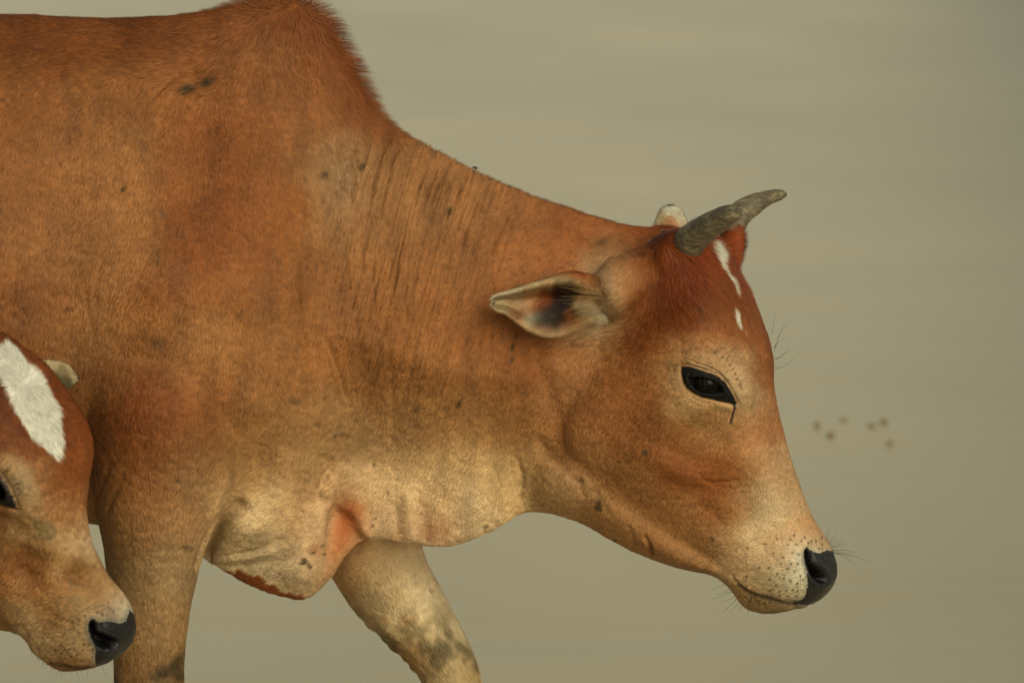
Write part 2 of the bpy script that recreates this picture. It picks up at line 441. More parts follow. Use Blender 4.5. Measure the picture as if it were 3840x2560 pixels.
def water_mat():
    m, nt, b = mat('muddy_water'); tc = N(nt, 'ShaderNodeTexCoord')
    mp = N(nt, 'ShaderNodeMapping'); mp.inputs['Scale'].default_value = (.16, .42, 1); nt.links.new(tc.outputs['Object'], mp.inputs[0])
    def nz(s, d, v=mp.outputs[0]):
        a = N(nt, 'ShaderNodeTexNoise'); a.inputs['Scale'].default_value = s; a.inputs['Detail'].default_value = d; nt.links.new(v, a.inputs['Vector']); return a.outputs['Fac']
    mp2 = N(nt, 'ShaderNodeMapping'); mp2.inputs['Scale'].default_value = (1.0, .33, 1); nt.links.new(tc.outputs['Object'], mp2.inputs[0])
    c = ramp(nt, nz(.34, 4, mp2.outputs[0]), [(.32, (*lin((142,133,101)), 1)), (.68, (*lin((166,156,121)), 1))])
    # water colour darkens to the right across a line running off from the bank
    sx = N(nt, 'ShaderNodeSeparateXYZ'); nt.links.new(tc.outputs['Object'], sx.inputs[0])
    l1 = N(nt, 'ShaderNodeMath', operation='MULTIPLY_ADD'); l1.inputs[1].default_value = -.075; nt.links.new(sx.outputs[1], l1.inputs[0]); nt.links.new(sx.outputs[0], l1.inputs[2])
    mr = N(nt, 'ShaderNodeMapRange'); mr.interpolation_type = 'SMOOTHSTEP'; mr.inputs[1].default_value = -.1; mr.inputs[2].default_value = 2.2; nt.links.new(l1.outputs[0], mr.inputs[0])
    c = mixc(nt, mr.outputs[0], c, (*lin((92,86,58)), 1))
    nt.links.new(c, b.inputs['Base Color']); b.inputs['Roughness'].default_value = .34; b.inputs['IOR'].default_value = 1.33; b.inputs['Specular IOR Level'].default_value = .3
    ad = N(nt, 'ShaderNodeMath', operation='ADD'); nt.links.new(nz(2.2, 3), ad.inputs[0])
    mu = N(nt, 'ShaderNodeMath', operation='MULTIPLY'); mu.inputs[1].default_value = 1.8; nt.links.new(nz(.55, 2), mu.inputs[0]); nt.links.new(mu.outputs[0], ad.inputs[1])
    bp = N(nt, 'ShaderNodeBump'); bp.inputs['Distance'].default_value = .12; bp.inputs['Strength'].default_value = .42; nt.links.new(ad.outputs[0], bp.inputs['Height']); nt.links.new(bp.outputs[0], b.inputs['Normal'])
    return m
sheet('riverbank', -300, 300, -60, 4.5, 0, sand_mat())
def shore(x): return 1.6+.16*math.sin(x*.9+.4)+.09*math.sin(x*2.3+1.1)+.04*math.sin(x*5.1)
def water_sheet():
    me = bpy.data.meshes.new('water'); X = [-2500, -600, -120]+[k*.25 for k in range(-160, 161)]+[120, 600, 2500]; n = len(X)
    v = [(x_, shore(x_) if abs(x_) <= 40 else 1.6, .004) for x_ in X]+[(x_, 40, .004) for x_ in X]+[(x_, 4500, .004) for x_ in X]
    f = [(j*n+i, j*n+i+1, (j+1)*n+i+1, (j+1)*n+i) for j in range(2) for i in range(n-1)]
    me.from_pydata(v, [], f); o = link('water', me, None, water_mat()); o['kind'] = 'structure'
water_sheet()
# ------------------------------------------------------------------ the cow: one continuous body
def Z(ox, oy, k):                                  # reading of an enlarged crop -> overview pixels
    return lambda *q: [((ox+a/k)/S, (oy+b/k)/S) for a, b in q]
ZM, ZE, ZR = Z(2650, 1900, 3.485), Z(2480, 1280, 4.6125), Z(1800, 950, 3.92)
LEATHER = ZM((1290,540),(1310,525),(1350,560),(1400,590),(1470,603),(1520,588),(1570,565),(1640,570),(1700,585),(1790,850),(1750,1000),(1660,1120),(1550,1210),(1420,1275),(1320,1285),(1160,1262),(1150,1240),(1230,1215),(1290,1170),(1305,1090),(1320,1000),(1310,850),(1275,700),(1262,600))
NOSTRIL = ZM((1285,560),(1320,540),(1350,575),(1365,640),(1390,720),(1450,775),(1530,840),(1568,920),(1560,980),(1510,1010),(1440,990),(1385,935),(1340,870),(1305,770),(1282,670))
LIDS = ZE((360,440),(450,430),(560,455),(700,505),(850,550),(980,610),(1100,710),(1190,840),(1255,970),(1300,1070),(1240,1085),(1150,1060),(1000,1030),(850,985),(700,950),(560,885),(450,800),(390,700),(355,560))
OPENING = ZE((478,630),(560,612),(700,622),(850,655),(975,715),(1040,800),(1060,880),(960,895),(850,892),(720,870),(600,820),(510,740))
TEAR = ZE((1265,1060),(1262,1130),(1235,1220),(1225,1310),(1195,1400))

def cow_mesh():
    mb = MB()
    T = [((-1900,150), (-1880,640), [.05,.1,.14,.14,.12,.08,.04]),
         ((-1780,70), (-1760,860), [.09,.16,.2,.2,.18,.13,.08]),
         ((-1500,30), (-1480,1060), [.12,.2,.23,.24,.22,.16,.1]),
         ((-900,60), (-880,1230), [.12,.22,.27,.29,.27,.2,.12]),
         ((-400,45), (-400,1235), [.11,.19,.25,.27,.26,.2,.12]),
         ((0,32), (0,1213), [.08,.15,.205,.225,.22,.17,.1]),
         ((250,40), (235,1200), [.065,.12,.175,.205,.205,.17,.09]),
         ((430,32), (390,1240), [.055,.09,.155,.2,.205,.165,.08]),
         ((560,6), (490,1300), [.045,.07,.14,.19,.195,.14,.06]),
         ((650,-9), (570,1345), [.04,.055,.125,.175,.18,.12,.045]),
         ((718,10), (640,1370), [.04,.05,.105,.16,.16,.10,.035]),
         ((768,66), (706,1376), [.045,.055,.10,.145,.135,.085,.045]),
         ((818,160), (765,1325), [.045,.06,.10,.135,.105,.06,.04]),
         ((868,254), (805,1268), [.045,.065,.10,.125,.082,.05,.035]),
         ((952,322), (850,1243), [.045,.068,.10,.118,.068,.045,.032]),
         ((1060,378), (930,1250), [.045,.07,.10,.108,.062,.042,.03]),
         ((1170,430), (1030,1258), [.048,.072,.096,.1,.06,.042,.03]),
         ((1290,475), (1125,1222), [.05,.074,.09,.092,.06,.042,.03]),
         ((1400,508), (1205,1181), [.05,.074,.085,.08,.058,.042,.03]),
         ((1480,520), (1290,1184), [.05,.07,.08,.075,.06,.036,.024]),
         ((1548,519), (1390,1210), [.045,.062,.072,.065,.05,.03,.02]),
         ((1590,570), (1460,1200), [.02,.04,.05,.045,.04,.02,.01])]
    mb.loft([ring_tb(a, b, c) for a, b, c in T], 6)
    # skin under the lower jaw
    J = [((1230,1000),(1190,1120)), ((1275,1000),(1225,1160)), ((1330,1000),(1275,1183)), ((1390,1050),(1340,1204)), ((1450,1100),(1400,1240)), ((1500,1150),(1455,1268)), ((1530,1180),(1493,1284)),
         ((1570,1220),(1530,1297)), ((1620,1260),(1590,1313)), ((1670,1290),(1640,1322)), ((1720,1330),(1690,1366))]
    mb.loft([ring_tb(a, b, np.array([.03,.045,.052,.05,.042,.03,.02])*(.45, .75, .95, 1, 1, 1, 1, 1, 1, 1, 1)[i], -.008) for i, (a, b) in enumerate(J)], 4)
    # head
    H = [((1600,512),(1350,640),.055,'crown'), ((1655,560),(1290,760),.072,'crown'), ((1693,618),(1262,850),.084,'brow'),
         ((1735,692),(1245,925),.092,'brow'), ((1765,765),(1246,985),.099,'brow'), ((1781,835),(1275,1050),.1,'brow'), ((1780,895),(1325,1098),.094,'cheek'),
         ((1797,975),(1400,1155),.083,'cheek'), ((1819,1055),(1475,1213),.07,'nose'), ((1844,1128),(1550,1262),.061,'nose'), ((1872,1195),(1620,1305),.055,'nose'),
         ((1903,1242),(1668,1333),.056,'muzz'), ((1921,1283),(1688,1368),.058,'muzz'), ((1926,1322),(1715,1397),.053,'muzz'), ((1908,1358),(1765,1405),.04,'muzz'), ((1880,1376),(1810,1396),.02,'muzz')]
    mb.loft([ring_head(a, b, W, k, -.02, R(24)) for a, b, W, k in H], 5)
    # far horn's hairy base, near horn's base, ear root
    mb.tube([P(1632,640,.03), P(1660,590,.05), P(1678,556,.062), P(1688,533,.07)], [.028,.021,.016,.012], 14, 4)
    mb.tube([P(1520,640,-.03), P(1550,600,-.06), P(1572,572,-.085)], [.045,.04,.028], 14, 4)
    mb.tube([P(1490,640,-.05), P(1430,670,-.082), P(1392,690,-.10)], [.045,.036,.026], 14, 4)
    # near foreleg and far foreleg
    NL = [((150,800),(520,830),.075), ((175,920),(560,960),.085), ((205,1060),(550,1090),.082), ((228,1180),(500,1200),.074), ((240,1255),(466,1285),.064), ((246,1330),(449,1350),.055),
          ((253,1430),(434,1430),.048), ((260,1520),(425,1520),.045), ((262,1600),(424,1600),.045), ((270,1680),(410,1680),.038), ((292,1790),(388,1790),.029),
          ((300,1950),(380,1950),.027), ((290,2060),(402,2060),.035), ((282,2120),(425,2130),.033), ((285,2196),(450,2196),.036)]
    mb.loft([leg_ring(a, b, c, -.125) for a, b, c in NL], 5)
    FL = [((560,900),(860,900),.08), ((640,1120),(930,1090),.08), ((765,1332),(972,1262),.066), ((806,1396),(1004,1330),.058), ((850,1441),(1036,1388),.053), ((900,1490),(1064,1446),.048),
          ((945,1532),(1088,1496),.045), ((972,1580),(1104,1550),.045), ((985,1640),(1106,1640),.04), ((980,1740),(1066,1744),.03), ((955,1900),(1032,1910),.026),
          ((925,1990),(1022,2000),.033), ((925,2060),(1040,2070),.033), ((925,2130),(1060,2130),.036)]
    mb.loft([leg_ring(a, b, c, .125) for a, b, c in FL], 5)
    for yc, k in ((-.15, 0), (.15, 160)):           # hind legs and tail, outside the picture
        HL = [((-1900,500),(-1380,560),.11), ((-1880,750),(-1380,800),.11), ((-1860,960),(-1450,980),.085), ((-1870,1150),(-1600,1130),.06), ((-1900,1330),(-1730,1290),.045),
              ((-1925,1430),(-1790,1410),.04), ((-1900,1560),(-1790,1560),.032), ((-1880,1800),(-1795,1800),.028), ((-1885,2040),(-1770,2050),.036), ((-1880,2196),(-1725,2196),.04)]
        mb.loft([leg_ring((a[0]+k*max(0, a[1]-900)/900, a[1]), (b[0]+k*max(0, b[1]-900)/900, b[1]), c, yc) for a, b, c in HL], 4)
    mb.tube([P(-1850,90,0), P(-1950,150,0), P(-1985,400,0), P(-1985,900,0), P(-1975,1400,0)], [.04,.03,.022,.016,.02], 10, 5)
    m = voxel(mb, .0042)
    co, e = grab(m)
    px, py = proj(co)
    co = smooth(co, e, 7, .5, np.where(py > 1900, .5, 1.0)*np.where(px > 1640, .75, 1.0))
    jm = ss(60, 10, seg_dist(px, py, [(1240,1000),(1300,1090),(1400,1150),(1500,1215),(1600,1270),(1660,1310)])[0])
    co = smooth(co, e, 30, .5, jm); put(m, co)
    return m

def near_w(n): return ss(.05, -.25, n[:, 1])
def cow_sculpt_large(m):
    co, e = grab(m); n = normals(m); x, y = proj(co); nw = near_w(n)
    h = np.zeros(len(co)); B = lambda *a: blob(x, y, *a)
    # shoulder, upper arm, brisket
    h += .014*B(420,560,170,420,8)+.012*B(360,960,150,130)+.008*B(300,1150,80,110)-.010*B(600,1060,60,120,25)
    h += -.008*B(760,620,60,330,5)+.008*B(930,700,110,300,-12)+.006*B(1180,620,150,90,20)
    h += -.006*B(150,600,60,350)+.006*B(30,700,80,400)
    h += .006*B(650,430,90,130)-.006*B(470,330,50,100)+.007*B(560,210,90,60)-.005*B(440,190,45,30,-20)
    # skin folds between leg and brisket
    h += -.014*groove(x, y, [(575,1150),(540,1170),(505,1205),(482,1250),(466,1296),(455,1330)], 13)
    h += .012*B(570,1200,62,42,-25)-.006*B(668,1180,26,75,22)+.009*B(735,1190,22,90,8)
    h += -.014*B(778,1215,27,62,12)-.007*B(800,1180,34,26)
    h += -.007*groove(x, y, [(775,1065),(752,1095),(738,1130),(733,1160)], 7)
    h += .006*fold(x, y, [(780,1056),(756,1092),(741,1130),(736,1175)], 8, 5)
    h += .009*fold(x, y, [(790,1175),(812,1195),(830,1225),(850,1243)], 8, 4)
    h += -.004*groove(x, y, [(468,1290),(540,1272),(600,1262),(660,1232)], 5)+.003*groove(x, y, [(480,1283),(560,1280),(620,1268),(670,1245)], 7)
    h += -.003*groove(x, y, [(470,1298),(540,1302),(620,1292),(690,1268)], 6)
    h += 0
    h += .008*B(690,1310,55,40)
    # dewlap folds
    for (a, b, w_, d) in [((905,1150),(915,1245),9,.0035),((935,1120),(945,1250),13,-.0045),((970,1150),(985,1256),11,.003),((1025,1160),(1035,1256),18,-.002)]:
        h += -d*groove(x, y, [a, b], w_)
    h += .010*B(1100,1150,70,60)-.008*B(1180,1100,30,80,-10)+.006*B(1280,1120,50,40)-.006*B(1215,1040,40,60,-20)
    # neck: broad vertical muscle bands
    h += .006*B(1330,620,60,120,-25)-.005*B(1230,760,50,130,-20)
    # head
    h += .010*B(1400,930,110,100)+.007*B(1330,1000,60,60)-.009*B(1240,850,26,110,-18)
    h += -.010*B(1490,730,70,55,-20)-.006*B(1560,790,45,40)+.007*B(1500,610,80,45,-15)+.010*B(1395,600,50,34,-50)
    h += .012*B(1625,825,85,40,22)+.010*B(1702,905,26,60,-5)-.007*B(1600,985,80,34,20)
    h += .007*B(1560,1080,120,26,25)-.005*B(1640,1125,60,20,10)+.006*B(1755,1060,26,110,-20)-.006*B(1700,1130,30,70,-22)
    h += .007*B(1780,1300,70,50,15)+.005*B(1700,1250,60,40)
    h += -.002*groove(x, y, [(1340,1090),(1400,1140),(1470,1190),(1560,1245),(1640,1292),(1680,1330)], 12)
    h += -.005*groove(x, y, [(1236,1000),(1262,1050),(1310,1085)], 16)
    w_ = np.maximum(nw, 0)
    co += n*(h*w_)[:, None]
    # mirrored, softer relief on the far side of the body so that it is not bare
    co += n*(h*.35*ss(.1, .5, n[:, 1])*(x < 1250))[:, None]
    put(m, co)
def eye_socket(m, lids, opening, sx, depth=.011, scale=1.0):
    co, e = grab(m); n = normals(m); x, y = proj(co); nw = near_w(n)
    so_, sl_ = poly_sd(x, y, opening), poly_sd(x, y, lids)
    h = -depth*ss(-3*scale, 7*scale, so_)+.0035*np.exp(-((so_+5*scale)/(5*scale))**2)-.003*np.exp(-((sl_+3*scale)/(4*scale))**2)
    co += n*(h*nw)[:, None]; put(m, co)
def cow_sculpt_fine(m):
    co, e = grab(m); n = normals(m); x, y = proj(co); nw = near_w(n); h = np.zeros(len(co)); B = lambda *a: blob(x, y, *a)
    # wrinkles of the neck, falling from the crest
    G = [([(925,322),(903,370),(888,430),(872,520)],3.2,.0017), ([(905,300),(880,350),(862,410),(850,470)],3.2,.0014), ([(985,378),(958,440),(935,510),(915,600),(900,700)],3.2,.0015), ([(948,340),(925,400),(910,460)],3,.0011), ([(962,352),(940,420),(922,480),(905,560)],3,.0011),
         ([(1005,388),(985,440),(965,500)],3,.001), ([(1040,408),(1020,450),(1000,500)],3,.0012), ([(1020,395),(1005,430),(985,480)],3,.0011), ([(1062,425),(1042,470),(1022,515)],3,.0015), ([(1085,440),(1062,490),(1045,540)],3,.0009), ([(1105,450),(1080,510),(1055,580)],3.2,.0012), ([(1180,470),(1150,530),(1120,600)],3.5,.0009),
         ([(885,290),(850,330),(835,390)],3.5,.0012), ([(860,560),(856,640),(862,720)],4,.0008), ([(940,600),(930,680),(935,760)],4,.0008), ([(840,480),(832,560),(836,640)],4,.0009), ([(780,330),(772,400),(768,470)],4,.0009), ([(1140,450),(1115,520)],3,.0009),
         ([(820,330),(815,400),(808,480)],6,.0025), ([(790,560),(800,660),(820,760),(835,860)],9,.001), ([(880,700),(893,800),(900,900),(900,1000)],8,.0011), ([(745,760),(780,860),(800,930)],7,.0016),
         ([(690,600),(700,720),(720,830)],8,.0012), ([(190,640),(205,720),(220,800)],7,.0008), ([(240,570),(225,640),(215,700)],6,.0008), ([(40,560),(35,650),(20,720)],7,.0007),
         ([(1000,620),(985,700),(975,790)],6,.0014), ([(240,1180),(262,1130),(290,1090)],6,.002), ([(215,1150),(235,1100),(262,1050)],6,.002),
         ([(1300,1085),(1330,1110),(1345,1150)],6,.0010), ([(1360,1120),(1385,1150),(1400,1190)],6,.0008), ([(1478,1225),(1492,1250),(1495,1280)],4,.005), ([(1440,1200),(1452,1230),(1455,1262)],6,.001),
         ([(1618,1112),(1660,1108),(1705,1104)],6,.0013), ([(1605,1095),(1650,1118),(1690,1122)],6,.0010), ([(1590,1150),(1640,1180),(1670,1220)],12,.001),
         ([(1185,1040),(1200,1100),(1190,1160)],7,.002), ([(1130,1060),(1150,1120),(1140,1190)],7,.0018),
         ([(330,240),(400,180),(470,150)],6,.002)]
    uu = x+.27*(y-300); nk = ss(690, 800, x)*ss(1230, 1080, x)*ss(1020, 800, y)*ss(250, 330, y)
    h += nk*(.0011*noise(np.stack([uu/8.0, y/110.0, 0*x], -1))+.0007*noise(np.stack([uu/4.2, y/70.0, 0*x+5], -1)))
    for p, w_, d in G: h -= 1.5*d*groove(x, y, p, w_)
    # mouth line and lower lip
    mouth = ZM((335,900),(370,950),(430,1015),(560,1105),(700,1160),(850,1195),(1000,1240),(1150,1262))
    h += -.0046*groove(x, y, mouth, 4.2, False)*ss(1665, 1690, x)+.0022*fold(x, y, mouth, 5, 4)
    h += -.007*B(1822,1391,9,7)
    # nose leather: raised wing round the nostril, pit
    sN, sLt = poly_sd(x, y, NOSTRIL), poly_sd(x, y, LEATHER)
    h += -.019*ss(-1, 15, sN)+.0028*np.exp(-((sN+6)/5)**2)*ss(-8, 2, sLt)-.0010*np.exp(-(sLt/1.6)**2)
    h += -.004*B(1852,1272,6,12,-10)
    # lower pleats of the eyelids
    h += -.0022*groove(x, y, ZE((450,300),(620,380),(800,440),(980,530),(1100,660),(1200,790)), 2.6)
    h += -.0016*groove(x, y, ZE((460,900),(600,1000),(760,1060),(950,1080)), 3)
    h += .0016*groove(x, y, ZE((1120,200),(1250,420),(1370,650),(1470,860),(1480,1000)), 8)
    # curls of hide on the far foreleg's back edge, dried mud
    leg = (y > 1380)*(x > 780)
    h += leg*.0035*noise(co*np.array([90, 60, 90.]))*ss(60, 10, np.abs(poly_sd(x, y, [(840,1440),(960,1560),(1000,1620),(960,1640),(860,1520)])))
    h += .0006*fbm(co*38.0)+.0005*fbm(co*110.0)
    co += n*(h*np.where(nw > 0, nw, 0)+(.0008*fbm(co*30.0))*(1-nw))[:, None]
    put(m, co)

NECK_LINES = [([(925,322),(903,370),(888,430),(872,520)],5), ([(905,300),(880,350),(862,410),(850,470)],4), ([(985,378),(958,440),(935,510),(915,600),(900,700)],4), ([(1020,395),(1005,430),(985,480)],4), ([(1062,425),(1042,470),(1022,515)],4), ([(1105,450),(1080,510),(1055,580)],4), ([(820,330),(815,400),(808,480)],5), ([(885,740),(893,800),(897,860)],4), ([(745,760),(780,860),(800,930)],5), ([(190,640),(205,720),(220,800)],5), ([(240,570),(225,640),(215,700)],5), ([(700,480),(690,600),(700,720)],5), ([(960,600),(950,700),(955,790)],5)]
C_COW = [
 (50,60,(134,72,26)),(200,60,(140,78,34)),(330,85,(118,64,24)),(150,110,(125,68,24)),(450,60,(138,78,34)),(560,50,(142,80,36)),(650,20,(142,76,34)),(740,40,(150,72,28)),(790,100,(152,68,24)),(845,220,(152,72,28)),(880,270,(155,80,36)),
 (50,200,(142,86,36)),(200,230,(152,94,44)),(350,190,(152,92,42)),(480,200,(150,88,38)),(620,150,(152,90,42)),(720,150,(146,82,34)),(720,230,(152,90,42)),
 (60,400,(148,92,44)),(180,400,(156,98,48)),(300,380,(160,102,50)),(420,380,(152,86,36)),(500,330,(148,78,28)),(600,330,(150,82,32)),(680,330,(156,96,48)),
 (760,380,(166,122,78)),(820,360,(164,118,74)),(780,450,(164,118,74)),(770,540,(160,112,66)),(960,440,(168,114,64)),(850,430,(158,108,60)),(830,520,(158,106,58)),(920,390,(164,108,56)),(900,500,(160,104,52)),(1000,450,(168,108,56)),(1100,470,(170,106,54)),(1000,400,(170,106,56)),
 (1200,500,(166,94,44)),(1330,530,(166,86,36)),(1450,545,(168,78,28)),(490,520,(124,66,20)),(450,560,(132,72,24)),(560,560,(148,82,32)),(640,480,(150,84,32)),
 (100,560,(150,96,46)),(220,600,(156,100,48)),(300,560,(160,102,50)),(390,640,(150,86,36)),(540,660,(152,90,38)),(680,620,(152,90,38)),(760,600,(154,94,42)),(900,620,(158,98,46)),(1050,600,(162,98,44)),(1180,600,(164,92,40)),(1280,600,(164,88,38)),
 (100,760,(144,94,46)),(60,700,(142,88,40)),(210,770,(158,104,52)),(350,770,(152,94,42)),(470,790,(160,106,54)),(600,780,(158,100,46)),(750,780,(154,96,42)),(900,760,(154,94,40)),(1050,740,(156,92,40)),(1150,760,(150,86,36)),(1200,840,(148,84,34)),
 (250,880,(152,98,48)),(450,860,(156,100,48)),(650,880,(156,102,50)),(850,870,(154,98,44)),(1000,860,(156,98,44)),(1130,880,(150,94,42)),
 (300,950,(122,60,18)),(350,900,(130,70,26)),(400,950,(134,72,26)),(480,930,(146,86,36)),(230,1020,(138,84,38)),(340,1040,(134,78,32)),(430,1010,(142,90,42)),(260,1120,(146,96,50)),(350,1130,(146,94,48)),(440,1090,(152,110,62)),
 (560,980,(150,104,56)),(620,1040,(154,112,62)),(700,960,(156,110,58)),(800,980,(162,122,70)),(900,960,(156,112,60)),(1000,960,(156,110,58)),(1100,960,(154,110,58)),(1190,960,(150,102,50)),(700,1050,(160,124,72)),(560,1090,(152,112,62)),
 (230,1180,(150,108,60)),(310,1210,(158,110,64)),(420,1200,(166,118,74)),(450,1130,(162,120,74)),(300,1330,(154,118,72)),(400,1300,(166,128,80)),(280,1450,(150,112,64)),(380,1440,(156,116,68)),(330,1540,(144,104,58)),
 (520,1160,(166,128,78)),(570,1200,(186,156,106)),(640,1150,(182,150,100)),(690,1130,(166,112,64)),(670,1200,(170,118,70)),(720,1100,(168,122,74)),(740,1190,(204,158,110)),(735,1240,(204,154,108)),(800,1190,(182,90,44)),(780,1240,(178,92,46)),(780,1160,(186,130,84)),
 (700,1300,(190,144,100)),(620,1280,(178,142,98)),(540,1270,(168,134,88)),(640,1230,(180,140,96)),(690,1350,(180,132,88)),(760,1310,(180,104,60)),
 (830,1120,(184,142,94)),(900,1120,(188,144,94)),(870,1200,(196,148,98)),(920,1230,(192,140,92)),(1000,1210,(194,130,88)),(1100,1180,(190,152,102)),(1010,1110,(172,136,86)),(1150,1100,(166,132,78)),(1190,1150,(168,132,80)),(900,1040,(166,128,76)),(1050,1040,(168,130,78)),
 (1230,1050,(160,118,66)),(1290,1130,(172,128,76)),(1250,1160,(172,130,78)),(1360,1180,(162,114,62)),(1420,1230,(158,110,60)),(1500,1262,(154,106,58)),(1600,1300,(152,108,60)),
 (1480,600,(166,82,32)),(1540,540,(150,62,18)),(1510,560,(140,64,22)),(1420,590,(182,120,72)),(1385,620,(184,126,80)),(1380,670,(176,136,92)),(1400,720,(182,150,104)),(1390,740,(196,166,120)),(1440,640,(168,100,52)),(1560,620,(150,52,8)),(1580,660,(140,54,10)),(1550,690,(150,66,18)),(1600,720,(152,74,24)),(1500,690,(140,68,22)),
 (1690,560,(158,62,14)),(1670,600,(150,58,14)),(1700,650,(166,74,26)),(1650,660,(154,76,28)),(1740,740,(166,78,28)),(1760,850,(168,80,32)),(1690,760,(164,84,34)),(1640,740,(160,84,34)),
 (1450,750,(118,58,16)),(1490,780,(130,64,20)),(1400,770,(140,92,40)),(1360,830,(164,100,50)),(1290,880,(168,100,52)),(1430,860,(152,86,36)),(1550,800,(162,92,44)),(1500,900,(154,86,36)),(1400,950,(158,92,42)),(1290,980,(166,100,50)),(1330,1040,(166,106,56)),
 (1480,1000,(154,88,36)),(1570,1010,(158,92,40)),(1560,1080,(150,80,28)),(1460,1100,(162,102,50)),(1650,1000,(168,102,48)),(1720,980,(188,104,54)),(1775,960,(190,106,54)),(1730,1050,(190,128,76)),(1800,1070,(198,140,86)),(1650,1095,(148,76,24)),(1690,1080,(156,84,32)),
 (1740,1120,(194,154,102)),(1830,1150,(200,150,92)),(1770,1180,(206,172,120)),(1710,1160,(164,108,56)),(1640,1180,(156,90,40)),(1560,1170,(164,104,50)),(1590,1230,(168,112,58)),(1670,1240,(176,132,80)),(1730,1230,(196,164,114)),(1790,1230,(202,140,84)),(1850,1228,(200,132,74)),(1800,1290,(200,138,80)),(1740,1300,(196,158,108)),(1690,1310,(184,142,94)),
 (1835,1270,(214,198,158)),(1840,1320,(208,186,142)),(1800,1340,(206,178,130)),(1760,1345,(202,176,128)),(1830,1360,(196,170,116)),(1740,1390,(158,122,72)),(1700,1370,(162,124,74)),(1800,1390,(130,102,58)),(1770,1372,(120,92,50)),
 (1570,830,(178,140,92)),(1620,835,(184,148,100)),(1670,850,(180,146,98)),(1705,890,(188,154,104)),(1705,940,(182,148,98)),(1690,830,(184,138,86)),(1620,800,(170,104,54)),(1560,900,(176,136,82)),(1600,940,(176,132,78)),(1650,960,(172,122,68)),(1550,860,(170,118,66)),(1530,840,(160,96,46)),
 (800,1290,(138,102,58)),(860,1300,(164,126,80)),(900,1330,(166,130,84)),(870,1400,(166,130,84)),(960,1300,(182,142,96)),(1000,1380,(184,146,100)),(930,1430,(182,146,98)),(1000,1450,(160,130,84)),(1040,1450,(186,152,106)),(1000,1530,(166,134,86)),(1070,1540,(168,132,72)),(940,1510,(120,92,48)),
 (-300,300,(148,92,44)),(-900,400,(150,94,44)),(-1500,400,(148,90,42)),(-900,1000,(154,104,54)),(-300,1000,(152,100,50)),(-1800,800,(150,98,48)),(-1850,1300,(160,116,66)),(-1850,1900,(150,112,66)),(330,1900,(150,110,64)),(1000,1900,(150,112,66)),(-300,1200,(176,140,92))]
